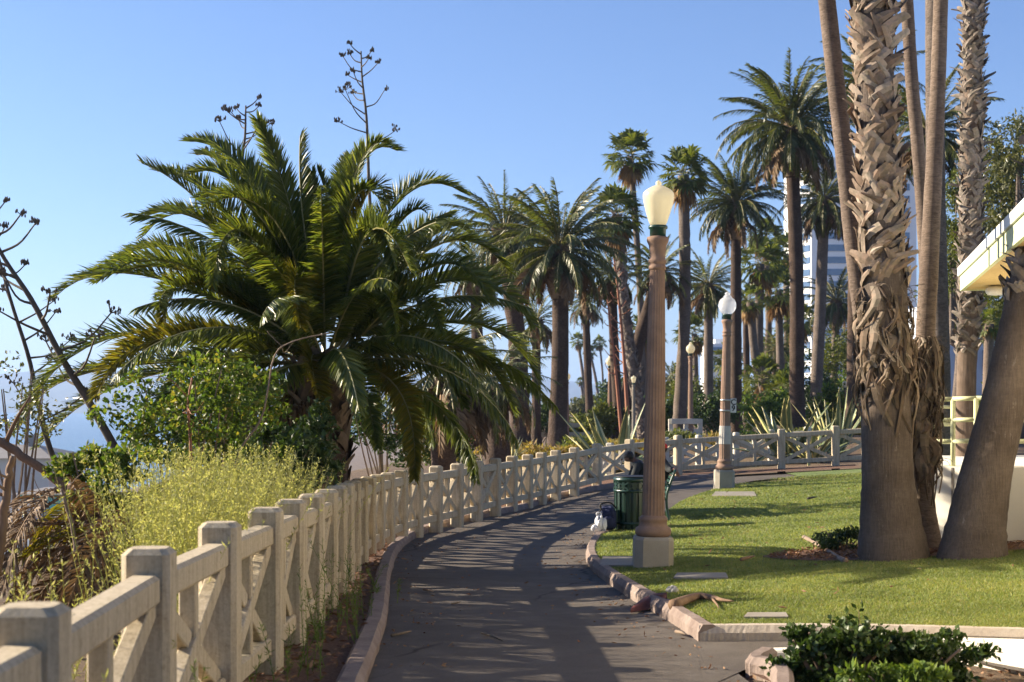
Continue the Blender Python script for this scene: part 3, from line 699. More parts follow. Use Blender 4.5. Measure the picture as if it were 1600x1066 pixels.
# lawn
def lk_off(line, d, side=1):
    p = np.array(line, float); T = np.gradient(p[:, :2], axis=0); T /= np.linalg.norm(T, axis=1)[:, None]
    q = p.copy(); q[:, 0] += T[:, 1]*d*side; q[:, 1] -= T[:, 0]*d*side; return q
lawn_left = np.vstack([lk_off(spline(lk, 60), .1), spline([PG(950, 838), PG(1000, 826), PG(1040, 800), PG(1062, 784), PG(1105, 768), PG(1150, 757), PG(1200, 749), PG(1345, 741), PG(1560, 733)], 60)+np.array((.05, 0, 0))])
def lawn_xleft(Y): return ip(Y, sorted([(p[1], p[0]) for p in lawn_left]))
y0 = PG(1240, 999)[1]+.12; y1 = 35.5
LAWN_Z = .1
rowsY = list(np.arange(y0, y1, .22)); V = []; m_ = 60
def far_left(Y): return lawn_xleft(Y)
def front_y(x): return ip(x, [(p[0], p[1]) for p in KP])+.1
for Y_ in rowsY:
    xl = lawn_xleft(Y_)
    for k in range(m_):
        x = xl+(16-xl)*(k/(m_-1))**1.5; Y = Y_+(front_y(x)-y0)*max(0, 1-(Y_-y0)/3.); V.append((x, Y, G(x, Y)+LAWN_Z*(1 if Y < 22 else max(.25, 1-(Y-22)/8))-.0))
mb = MB(); mb.add(V, [(j*m_+k, j*m_+k+1, (j+1)*m_+k+1, (j+1)*m_+k) for j in range(len(rowsY)-1) for k in range(m_-1)])
mb.build('lawn', 'lawn_soil', None, True, 'structure')
def lawnz(x, Y): return G(x, Y)+LAWN_Z*(1 if Y < 22 else max(.25, 1-(Y-22)/8))
# grass blades
BED = (4.35, 15.75, 1.5, 1.0)     # mulch bed around the palm clump
def in_bed(x, y): return ((x-BED[0])/BED[2])**2+((y-BED[1])/BED[3])**2 < 1
n = 330000; g = np.random.default_rng(5)
u = g.uniform(0, 1, n); Yb = y0-.7+(34.5-y0)*u**1.9
half = .40*Yb+.6
xl = np.interp(Yb, [p[1] for p in sorted(lawn_left.tolist(), key=lambda p: p[1])], [p[0] for p in sorted(lawn_left.tolist(), key=lambda p: p[1])])+.03
xb = xl+(np.minimum(half, 12)-xl)*g.uniform(0, 1, n)
SLABS = [(1.05, 15.55, .9, .3), (2.25, 15.75, .75, .16), (2.15, 23.1, .75, 1.6)]
keep = [i for i in range(n) if xb[i] > xl[i] and not in_bed(xb[i], Yb[i]) and Yb[i] > front_y(xb[i])]
xb, Yb = xb[keep], Yb[keep]; n = len(xb)
zb = np.array([lawnz(x, y) for x, y in zip(xb, Yb)])
h = g.uniform(.009, .021, n)*(1+Yb/40); a = g.uniform(0, 6.28, n); wd = .0028+Yb*.0003
L = np.stack([np.cos(a)*wd, np.sin(a)*wd, np.zeros(n)], 1); b = np.stack([xb, Yb, zb-.003], 1)
tip = b+np.stack([g.normal(0, .016, n), g.normal(0, .016, n), h], 1)
mb = MB(); i3 = np.arange(n)*3; mb.addn(np.stack([b-L, b+L, tip], 1).reshape(-1, 3), np.stack([i3, i3+1, i3+2], 1))
mb.build('grass', 'grass', None, False, 'stuff')

# mulch bed + edging round the palm clump
mb = MB(); V = [(BED[0], BED[1], lawnz(*BED[:2])+.03)]; K = 40
for i in range(K):
    a = i*2*math.pi/K; r = 1+.06*math.sin(a*5); x, y = BED[0]+BED[2]*r*math.cos(a), BED[1]+BED[3]*r*math.sin(a); V.append((x, y, lawnz(x, y)+.012))
mb.add(V, [(0, 1+i, 1+(i+1) % K) for i in range(K)]); mb.build('mulch_bed', 'mulch', None, True, 'structure')
# planter bottom right
PB = [PG(1160, 1050), PG(1172, 1038), PG(1222, 1026)]
yA = PG(1222, 1026)[1]
mb = MB(); V = []
pl = [(1.28, 5.0), (1.27, 6.2), (1.3, 7.2), PG(1205, 1066)[:2], PG(1165, 1048)[:2], PG(1185, 1033)[:2], PG(1225, 1024)[:2], (2.84, 9.74), (3.4, 8.9), (4.1, 7.9), (4.1, 5.0)]
V = [(x, y, G(x, y)-.0 if i not in (6, 7, 8, 9) else G(x, y)-.07) for i, (x, y) in enumerate(pl)]; mb.add(V, [tuple(range(len(V)))[::-1]]); mb.build('planter_soil', 'mulch', None, False, 'structure')
e = [PG(1225, 1024), PG(1185, 1033), PG(1165, 1048), PG(1205, 1066), (1.3, 7.2, 0), (1.27, 6.2, 0), (1.28, 5.0, 0)]
mb = MB(); ribbon(mb, spline(e[1:], 60), .13, -.1, .1, 8, .004, .03, -1)
mb.build('planter_kerb', 'kerb_pink', None, False, 'structure')
# low white wall behind the planter
t0 = PG(1225, 1026); wl = [(t0[0]-.1, t0[1]+.08), (2.6, t0[1]-.02), (9, t0[1]-.25)]
mb = MB()
wa, wb_, wc = (t0[0]-.1, t0[1]+.08), (2.9, 9.82), (4.2, 7.92)
mb.bar((wa[0], wa[1], G(*wa)-.11), (wb_[0]-.02, wb_[1], G(*wb_)-.11), .14, .3, bev=.015)
d_ = Vector((wc[0]-wb_[0], wc[1]-wb_[1], 0)).normalized(); n_ = Vector((d_.y, -d_.x, 0)); n_ = n_ if n_.x > 0 else -n_
k_ = [Vector((*wb_, 0)), Vector((*wc, 0)), Vector((*wc, 0))+n_*.2, Vector((*wb_, 0))+n_*.2]; zt_ = [.075, .33, .33, .075]
mb.add([(p.x, p.y, -.5) for p in k_]+[(p.x, p.y, z) for p, z in zip(k_, zt_)], [(3, 2, 1, 0), (4, 5, 6, 7), (0, 1, 5, 4), (1, 2, 6, 5), (2, 3, 7, 6), (3, 0, 4, 7)])
o = mb.build('planter_wall', 'white_wall', None); tag(o, 'low white planter wall behind the dark green leafy hedge', 'wall')
# ================================================================== FENCES
def x_fence(name, label, pts, H=1.1, pw=.188, mat='fence', rail=.13, group=None, zoff=.0, posts=None):
    root = thing(name, label, 'fence', (pts[0][0], pts[0][1], G(*pts[0])), group)
    b = [Vector((x, y, G(x, y)+zoff)) for x, y in pts]
    n = len(b)
    for i in range(n):
        d = (b[min(n-1, i+1)]-b[max(0, i-1)]); d.z = 0; d.normalize(); s = Vector((d.y, -d.x, 0))
        m = MB(); rot = Matrix((s, d, Vector((0, 0, 1)))).transposed()
        hh = H
        m.box(b[i]+Vector((0, 0, hh/2-.15)), (pw*1.08, pw, hh+.3), rot, 0, .024)
        m.build('post', mat, root)
    for i in range(n-1):
        p, q = b[i], b[i+1]; d = (q-p); L = d.length; d.normalize(); m = MB()
        a = p+d*pw*.46; c = q-d*pw*.46; up = Vector((0, 0, 1)); side = Vector((d.y, -d.x, 0)).normalized()
        zt, zb = H-.17, .24
        m.bar(a+up*zt, c+up*zt, .125, rail, 0, bev=.018)
        m.bar(a+up*zb, c+up*zb, .1, .115, 0, bev=.012)
        mid = (a+c)/2
        m.bar(mid+up*(zb+.05), mid+up*(zt-.055), .08, .075, up=(d.x, d.y, 0), bev=.006)
        o = side*.012
        m.bar(a+up*(zb+.04)+o, c+up*(zt-.06)+o, .07, .095, bev=.006)
        m.bar(a+up*(zt-.06)-o, c+up*(zb+.04)-o, .07, .095, bev=.006)
        m.build('panel', mat, root)
    return root
x_fence('fence', 'long cream concrete fence with crossed braces curving beside the asphalt path', FP)
# second, sunlit fence seen through the first
SP = [P(936, 700, 37.2), P(953, 700, 38.5), P(985, 700, 39.6), P(1040, 700, 40.6), P(1092, 700, 41.), P(1150, 700, 41.2), P(1205, 700, 41.4), P(1262, 700, 41.6)]
x_fence('fence', 'second crossed brace fence standing behind the first, pale in the sun', [(p[0], p[1]) for p in SP], .95, .17, 'white_fence', .11)
def rail_fence(label, pts, H, z0, mat='white_fence', group=None):
    root = thing('rail_fence', label, 'fence', (*pts[0], z0[0]), group); n = len(pts)
    for i, (x, y) in enumerate(pts):
        m = MB(); m.box((x, y, z0[i]+H/2-.3), (.16, .16, H+.65), None, 0, .015); m.build('post', mat, root)
    for i in range(n-1):
        m = MB(); a, b = Vector((*pts[i], z0[i])), Vector((*pts[i+1], z0[i+1]))
        for k in (.92, .45): m.bar(a+Vector((0, -.1, H*k)), b+Vector((0, -.1, H*k)), .06, .2, 0, bev=.01)
        m.build('rail', mat, root)
    return root
Yr = 62.; zz = lambda py: EYE+(HY-py)/FX*Yr
rail_fence('far white two rail fence beyond the date palms, seen left of the lamps', [P(q, 690, Yr)[:2] for q in (756, 826, 872, 922, 982, 1002)], .86, [zz(693)]*6)
Yr = 52.
rail_fence('short white rail fence with square posts between the two lamp posts', [P(q, 690, Yr)[:2] for q in (1048, 1072, 1094)], .8, [EYE-(690-HY)/FX*Yr]*3)

# ================================================================== LAMPS
def flutes(a, r, z): return 1-.055*np.abs(np.sin(a*10))
def lamp(px, py, Y, label, globe='acorn', gm='globe_cream', H=4.31, lean=0., stone='lamp_stone', plinth=True, sub=None, small=False):
    b = P(px, py, Y); k = H/4.31
    if sub is not None: b = (b[0], b[1], b[2]-sub)
    root = thing('street_lamp', label, 'street lamp', b, 'old street lamps in the park')
    def L(prof, mat, name, n=40, fl=None, sm=True, par=root):
        m = MB(); m.lathe([(r*k, z*k) for r, z in prof], n, b, 0, fl); return m.build(name, mat, par, sm)
    o8 = 8
    m = MB(); w = .212*k; c = .085*k; V = []
    for z, q in ((-.25, 1), (.40*k, 1), (.435*k, .93)):
        W, Cc = w*q, c*q
        V += [(b[0]+x, b[1]+y, b[2]+z) for x, y in ((-W+Cc, -W), (W-Cc*.7, -W), (W, -W+Cc*.7), (W, W-Cc), (W-Cc, W), (-W+Cc, W), (-W, W-Cc), (-W, -W+Cc))]
    m.add(V, [tuple(range(7, -1, -1)), tuple(range(16, 24))]+[(l*8+i, l*8+(i+1) % 8, l*8+8+(i+1) % 8, l*8+8+i) for l in range(2) for i in range(8)])
    m.build('plinth', 'plinth', root)
    L([(.13, .43), (.175, .435), (.196, .46), (.20, .49), (.19, .525), (.165, .54), (.152, .56), (.15, .60), (.158, .61), (.156, .635), (.14, .65), (.128, .665)], stone, 'base_moulding')
    L([(.127, .66), (.122, .72), (.119, 1.2), (.108, 2.2), (.093, 3.0), (.084, 3.38)], stone, 'fluted_shaft', 80 if not small else 40, flutes, False)
    L([(.084, 3.37), (.096, 3.375), (.098, 3.41), (.088, 3.42), (.088, 3.44), (.099, 3.45), (.099, 3.48), (.085, 3.49), (.086, 3.55), (.098, 3.64), (.118, 3.68), (.122, 3.70), (.118, 3.73), (.09, 3.74)], stone, 'capital', 40)
    L([(.088, 3.735), (.09, 3.82), (.104, 3.825), (.108, 3.845), (.1, 3.86), (.07, 3.862)], 'green_metal', 'collar', 32)
    if globe == 'acorn':
        pr = [(.082, 3.858), (.10, 3.9), (.135, 4.02), (.16, 4.13), (.172, 4.2), (.173, 4.24), (.165, 4.265), (.15, 4.285), (.112, 4.315), (.07, 4.34), (.034, 4.355), (.03, 4.375), (.034, 4.385), (.02, 4.405), (.004, 4.415)]
        pr = [(r, 3.858+(z-3.858)*.90) for r, z in pr]
    else:
        pr = [(.085, 3.858), (.125, 3.885), (.165, 3.935), (.19, 4.0), (.195, 4.06), (.185, 4.125), (.155, 4.18), (.11, 4.215), (.085, 4.225), (.09, 4.24), (.075, 4.265), (.045, 4.28), (.06, 4.30), (.058, 4.32), (.03, 4.345), (.004, 4.355)]
    L(pr, gm, 'globe', 36)
    root.rotation_euler = (0, lean, 0)
    return root
lamp(1019.5, 899, 15.7, 'nearest street lamp, tall brown fluted column with a cream acorn globe', 'acorn', lean=R(.9))
l2 = lamp(1131, 765, 31.3, 'brown fluted street lamp with a clear round globe and a small number plate', 'round', 'globe_clear', lean=R(1.1))
lb = np.array(l2.location)
for q0_, r_ in ((1.95, .12), (1.72, .123)):
    m = MB(); m.lathe([(r_, q0_), (r_+.002, q0_), (r_+.002, q0_+.035), (r_, q0_+.035)], 32, lb); m.build('steel_band', 'steel', l2, True)
m = MB(); m.lathe([(.1325, 1.0), (.1315, 1.02), (.126, 1.38), (.124, 1.4)], 80, lb, 0, flutes); m.build('pale_ring', 'patch', l2)  # paler ring round the lower part of the shaft
m = MB(); m.box(lb+np.array((.165, -.055, 1.85)), (.13, .012, .31), None, 0, .002); pl_ = m.build('number_plate', 'sign_white', l2)
for ch, z in (('C', .055), ('9', -.085)):
    f = bpy.data.curves.new('plate_letter', 'FONT'); f.body = ch; f.size = .17; f.align_x = 'CENTER'; f.align_y = 'CENTER'; f.extrude = .0015; f.offset = .004
    tmp = bpy.data.objects.new('tmp', f); col.objects.link(tmp); bpy.context.view_layer.update()
    me = bpy.data.meshes.new_from_object(tmp.evaluated_get(bpy.context.evaluated_depsgraph_get())); bpy.data.objects.remove(tmp); me.materials.clear(); me.materials.append(M['ink'])
    o = bpy.data.objects.new('plate_letter', me); col.objects.link(o); o.parent = pl_
    o.location = (.165, -.0635, 1.868+z*.95); o.rotation_euler = (R(90), 0, 0)
lamp(990, 690, 50, 'small lamp with a grey column and pointed cream globe beside the striped agave', 'acorn', H=2.3, stone='slab', small=True)
lamp(1079, 690, 52, 'slim pink lamp with a round yellowish globe left of the second lamp post', 'round', 'globe_cream', H=3.6, small=True)
lamp(953, 700, 62, 'distant lamp with a dull cream globe behind red agave poles', 'round', 'globe_cream', H=4.0, small=True)
lamp(886, 700, 58, 'lamp globe half hidden behind the right side of the thick date palm trunk', 'round', 'globe_cream', H=3.1, small=True)
lamp(918, 672, 105, 'tiny distant lamp with a white globe under the far fan palms', 'round', 'globe_clear', H=2.9, small=True)
lamp(1320, 692, 60, 'small pinkish lamp with a pale globe between the trunks at right', 'acorn', 'globe_cream', H=2.6, small=True)

# ================================================================== CAN, BAG, BENCH, PEOPLE
cx, cy = (989-CX)/FX*22.1, 22.1; cz = G(cx, cy)+.03
root = thing('trash_can', 'round dark green slatted trash can beside the nearest lamp post', 'trash can', (cx, cy, cz))
m = MB(); m.lathe([(.255, .05), (.262, .06), (.262, .80), (.255, .81)], 40, (cx, cy, cz)); m.build('liner', 'can_green', root, True)
for k in range(20):
    a = k*2*math.pi/20; m = MB(); rot = Matrix.Rotation(a, 3, 'Z')
    m.box((cx+.285*math.cos(a), cy+.285*math.sin(a), cz+.43), (.014, .05, .74), rot, 0, .004); m.build('slat', 'can_green', root)
m = MB()
for z, r in ((.16, .297), (.66, .297)):
    m = MB(); m.lathe([(r-.012, z-.02), (r+.004, z-.02), (r+.006, z), (r+.004, z+.02), (r-.012, z+.02)], 40, (cx, cy, cz)); m.build('hoop', 'can_green', root, True)
m = MB()
for k in range(10):
    a0, a1 = k*2*math.pi/10, (k+1)*2*math.pi/10
    for u, v in ((.68, .80), (.80, .68)): m.bar((cx+.3*math.cos(a0), cy+.3*math.sin(a0), cz+u), (cx+.3*math.cos(a1), cy+.3*math.sin(a1), cz+v), .012, .022)
m.build('cross_band', 'can_green', root)
m = MB(); m.lathe([(.19, .80), (.29, .80), (.305, .815), (.305, .845), (.285, .872), (.2, .875), (.185, .86)], 40, (cx, cy, cz)); m.build('rim', 'can_green', root, True)
m = MB(); m.lathe([(.2, .862), (.275, .868), (.29, .878), (.27, .885), (.2, .88)], 40, (cx, cy, cz)); m.build('liner_bag', 'black_bag', root, True)
m = MB()
for k in range(4): a = k*math.pi/2+.5; m.box((cx+.24*math.cos(a), cy+.24*math.sin(a), cz), (.06, .06, .12), None, 0, .008)
m.build('foot', 'can_green', root)

# blue pack and white bag
bx, by = (950-CX)/FX*21.9, 21.9; bz = G(bx, by)+.12
def lump(c, r, seed, amp=.12, n=16, sq=1.):
    g = random.Random(seed); V = []; F = []; ph = [g.uniform(0, 6) for _ in range(6)]
    for i in range(n+1):
        th = math.pi*i/n
        for j in range(n*2):
            a = j*math.pi/n; k = 1+amp*(math.sin(3*a+ph[0])*math.sin(2*th+ph[1])+.6*math.sin(5*a+ph[2])*math.sin(4*th+ph[3])+.4*math.sin(9*a+ph[4]+3*th))
            f = lambda q: math.copysign(abs(q)**sq, q)
            V.append((c[0]+r[0]*k*f(math.sin(th)*math.cos(a)), c[1]+r[1]*k*f(math.sin(th)*math.sin(a)), c[2]+r[2]*k*f(math.cos(th))))
    for i in range(n):
        for j in range(n*2): F.append((i*n*2+j, (i+1)*n*2+j, (i+1)*n*2+(j+1) % (n*2), i*n*2+(j+1) % (n*2)))
    return V, F
root = thing('backpack', 'dark navy pack slumped against the green trash can', 'bag', (bx, by, bz))
m = MB(); m.add(*lump((bx, by, bz+.175), (.135, .13, .18), 3, .06, 14, .7)); m.build('body', 'navy', root, True)
m = MB(); m.add(*lump((bx+.01, by-.12, bz+.12), (.095, .05, .1), 9, .06, 12, .7)); m.build('front_pocket', 'navy', root, True)
m = MB(); m.tube(spline([(bx-.1, by-.05, bz+.30), (bx-.12, by-.05, bz+.39), (bx-.02, by-.05, bz+.42), (bx+.06, by-.05, bz+.40), (bx+.12, by-.02, bz+.33)], 14), .013, 6); m.tube(spline([(bx-.1, by-.08, bz+.33), (bx-.15, by-.1, bz+.25), (bx-.12, by-.1, bz+.12)], 8), .012, 6); m.build('strap', 'black_strap', root, True)
wx = (935-CX)/FX*21.7; wy = 21.7; wz = G(wx, wy)+.12
root = thing('plastic_bag', 'crumpled white plastic bag in front of the navy pack', 'bag', (wx, wy, wz))
m = MB(); m.add(*lump((wx+.02, wy, wz+.1), (.075, .07, .13), 21, .22)); m.add(*lump((wx-.055, wy-.03, wz+.045), (.055, .05, .055), 5, .15)); m.add(*lump((wx+.08, wy-.02, wz+.09), (.045, .04, .1), 8, .2)); m.build('body', 'white_bag', root, True)
m = MB(); m.tube(spline([(wx, wy, wz+.2), (wx-.03, wy, wz+.27), (wx+.03, wy, wz+.28), (wx+.05, wy, wz+.2)], 10), .012, 5); m.build('handle', 'white_bag', root, True)

# bench, seen end-on, facing the ocean
by0, by1 = 23.3, 25.3; xb_ = 2.62; sx = 2.05; gz = G(2.3, 24)+.06
root = thing('park_bench', 'green metal park bench with curved legs beside the lawn', 'bench', (2.35, by0, gz))
for y in (by0, (by0+by1)/2, by1):
    m = MB()
    m.tube(spline([(xb_-.02, y, gz), (xb_-.06, y, gz+.1), (xb_-.09, y, gz+.42), (xb_-.03, y, gz+.65), (xb_+.06, y, gz+.88)], 16), .022, 6)
    m.tube(spline([(sx-.02, y, gz), (sx+.02, y, gz+.2), (sx+.03, y, gz+.42)], 10), .022, 6)
    m.tube([(sx+.02, y, gz+.42), (xb_-.09, y, gz+.40)], .02, 6)
    m.tube(spline([(sx, y, gz+.42), (sx-.02, y, gz+.6), (sx+.1, y, gz+.66), (xb_-.05, y, gz+.64)], 12), .018, 6)
    m.box((xb_-.02, y, gz+.01), (.1, .07, .02), None, 0, .004); m.box((sx-.02, y, gz+.01), (.1, .07, .02), None, 0, .004)
    m.build('leg', 'green_metal', root, True)
for k in range(7):
    m = MB(); x = sx+.04+k*.066; m.box((x, (by0+by1)/2, gz+.445-.01*k*.3), (.05, by1-by0, .014), None, 0, .004); m.build('seat_slat', 'green_metal', root)
for k in range(7):
    m = MB(); t = k/6; x = xb_-.075+.125*t**1.3; m.box((x, (by0+by1)/2, gz+.5+.37*t), (.014, by1-by0, .045), Matrix.Rotation(.2, 3, 'Y'), 0, .004); m.build('back_slat', 'green_metal', root)
m = MB(); V = []
for x, y in ((1.62, 22.75), (2.72, 22.75), (2.84, 25.7), (1.75, 25.7)): V.append((x, y, G(x, y)+.055))
V += [(x, y, z-.2) for x, y, z in V]; m.add(V, [(0, 1, 2, 3), (0, 4, 5, 1), (1, 5, 6, 2), (2, 6, 7, 3), (3, 7, 4, 0)])
tag(m.build('concrete_slab', 'slab', None), 'grey concrete slab under the green bench', 'slab')

def skin_obj(name, J, E, mat, root, lvl=2, rootj=0):
    keys = list(J); org = ORG(root)
    me = bpy.data.meshes.new(name); me.from_pydata([tuple(np.array(J[k][0])-org) for k in keys], [(keys.index(a), keys.index(b)) for a, b in E], [])
    me.materials.append(M[mat]); o = bpy.data.objects.new(name, me); col.objects.link(o); o.parent = root
    o.modifiers.new('Skin', 'SKIN'); me.skin_vertices.new() if not me.skin_vertices else None
    sv = me.skin_vertices[0].data
    for i, k in enumerate(keys):
        r = J[k][1]; sv[i].radius = (r, r) if np.isscalar(r) else r; sv[i].use_root = (i == rootj)
    s = o.modifiers.new('Subsurf', 'SUBSURF'); s.levels = s.render_levels = lvl
    for p in me.polygons: p.use_smooth = True
    o.modifiers['Skin'].use_smooth_shade = True
    return o
def ellip(m, c, r, n=14, mi=0):
    V, F = lump(c, r, 1, 0., n); m.add(V, F, mi)
def seated(label, hip, lean, armback, cap, skinm, jm, facing=-1, bow=0.):
    """person sitting on the bench facing -x; lean>0 leans forward"""
    hx, hy, hz = hip; f = -1
    root = thing('person', label, 'person', (hx, hy, gz), None)
    def pt(d, y, z): return (hx+f*d, hy+y, hz+z)
    cl, sl_ = math.cos(lean), math.sin(lean)
    def sp(h, y=0., d=0.): return pt(h*sl_+d*cl, y, h*cl-d*sl_)
    hd = sp(.62, 0, .03+.06*bow); hd = (hd[0]+f*.05*bow, hd[1], hd[2]-.05*bow)
    J = {'pelvis': (pt(0, 0, 0), .12), 'waist': (sp(.2), .11), 'chest': (sp(.38), (.15, .12)), 'neck': (sp(.51), .055), 'head0': (((sp(.56)[0]+hd[0])/2, hy, (sp(.56)[2]+hd[2])/2), .06), 'head': (hd, (.085, .095)), 'crown': ((hd[0]-f*.01, hy, hd[2]+.075), .07)}
    E = [('pelvis', 'waist'), ('waist', 'chest'), ('chest', 'neck'), ('neck', 'head0'), ('head0', 'head'), ('head', 'crown')]
    JK = {'c0': (sp(.0), .15), 'c1': (sp(.2), .14), 'c2': (sp(.4), (.17, .13)), 'c3': (sp(.49), .075)}; EK = [('c0', 'c1'), ('c1', 'c2'), ('c2', 'c3')]
    TR = {'t0': (pt(0, 0, .02), .13)}; ET = []
    for s in (-1, 1):
        k = 'L' if s < 0 else 'R'
        J['hip'+k] = (pt(.03, s*.09, -.01), .09); J['knee'+k] = (pt(.44, s*.13, .0), .058); J['ank'+k] = (pt(.40, s*.12, -.41), .04); J['toe'+k] = (pt(.58, s*.13, -.44), .03)
        E += [('pelvis', 'hip'+k), ('hip'+k, 'knee'+k), ('knee'+k, 'ank'+k), ('ank'+k, 'toe'+k)]
        TR['h'+k] = (pt(.05, s*.1, 0), .1); TR['k'+k] = (pt(.45, s*.13, .005), .075); TR['a'+k] = (pt(.41, s*.12, -.38), .06)
        ET += [('t0', 'h'+k), ('h'+k, 'k'+k), ('k'+k, 'a'+k)]
        sh = sp(.44, s*.19)
        if armback and s < 0:
            el = (sh[0]+.1, sh[1]-.16, sh[2]-.14); wr = (xb_+.045, sh[1]-.34, gz+.90); fd = np.array((.35, -.5, -.55))
        else:
            el = (sh[0]+f*.1, sh[1]+s*.06, sh[2]-.27); wr = pt(.34, s*.1, .12); fd = np.array((f*.8, -s*.2, -.35))
        fd = fd/np.linalg.norm(fd)
        J['sh'+k] = (sh, .06); J['el'+k] = (el, .043); J['wr'+k] = (wr, .03); pm = np.array(wr)+fd*.07; J['pm'+k] = (tuple(pm), (.038, .02))
        E += [('chest', 'sh'+k), ('sh'+k, 'el'+k), ('el'+k, 'wr'+k), ('wr'+k, 'pm'+k)]
        acr = np.cross(fd, (0, 0, 1.)); acr /= np.linalg.norm(acr)
        for q in range(4):
            o_ = (q-1.5)*.02; b0 = pm+acr*o_+fd*.02; l = (.075, .088, .08, .062)[q]
            b1 = b0+fd*l*.5+np.array((0, 0, -.008)); b2 = b1+(fd*.6+np.array((0, 0, -.8)))*l*.5
            J[f'f{k}{q}a'] = (tuple(b0), .0095); J[f'f{k}{q}b'] = (tuple(b1), .0085); J[f'f{k}{q}c'] = (tuple(b2), .0075)
            E += [('pm'+k, f'f{k}{q}a'), (f'f{k}{q}a', f'f{k}{q}b'), (f'f{k}{q}b', f'f{k}{q}c')]
        th = np.array(wr)+fd*.03+acr*.03*s; t2 = th+fd*.04+acr*.015*s; J[f'th{k}a'] = (tuple(th), .011); J[f'th{k}b'] = (tuple(t2), .009)
        E += [('wr'+k, f'th{k}a'), (f'th{k}a', f'th{k}b')]
        JK['s'+k] = (sp(.43, s*.18), .08); JK['e'+k] = (el, .058); w_ = np.array(wr)*.92+np.array(el)*.08; JK['w'+k] = (tuple(w_), .043)
        EK += [('c2', 's'+k), ('s'+k, 'e'+k), ('e'+k, 'w'+k)]
    body = skin_obj('body', J, E, skinm, root)
    skin_obj('jacket', JK, EK, jm, root); skin_obj('trousers', TR, ET, 'jeans', root)
    m = MB(); ellip(m, (hd[0]+f*.1, hy, hd[2]-.015), (.02, .014, .018), 8); m.build('nose', skinm, root, True)
    m = MB()
    for s in (-1, 1): ellip(m, (hd[0]-f*.005, hy+s*.082, hd[2]-.01), (.018, .01, .03), 8)
    m.build('ears', skinm, root, True)
    m = MB()
    for s in (-1, 1): ellip(m, (hd[0]+f*.083, hy+s*.033, hd[2]+.012), (.009, .013, .008), 6)
    m.build('eyes', 'ink', root, True)
    m = MB(); m.box((hd[0]+f*.088, hy, hd[2]-.058), (.006, .045, .008), None, 0, .002); m.build('mouth', 'red_husk', root)
    m = MB(); V, F = lump((hd[0]-f*.03, hy, hd[2]+.045), (.088, .09, .085), 4, .04, 14); m.add(V, F); m.build('hair', 'hair', root, True)
    if cap:
        m = MB(); V, F = lump((hd[0]-f*.012, hy, hd[2]+.062), (.108, .1, .082), 1, 0., 16); V = [(x, y, max(z, hd[2]+.035)) for x, y, z in V]; m.add(V, F)
        m.box((hd[0]+f*.135, hy, hd[2]+.045), (.1, .15, .012), Matrix.Rotation(-.12, 3, 'Y'), 0, .004); m.build('cap', 'red_cap', root, True)
        m = MB(); ellip(m, sp(.3, 0, .1), (.055, .1, .16)); m.build('shirt_front', 'white_shirt', root, True)
seated('person in a red cap and dark jacket with one arm over the bench back', (2.52, 23.95, gz+.55), -.02, True, True, 'skin', 'dark_jacket')
seated('dark haired person bending forward on the bench behind the trash can', (2.44, 24.85, gz+.55), .62, False, False, 'dark_skin', 'dark_jacket', bow=.4)
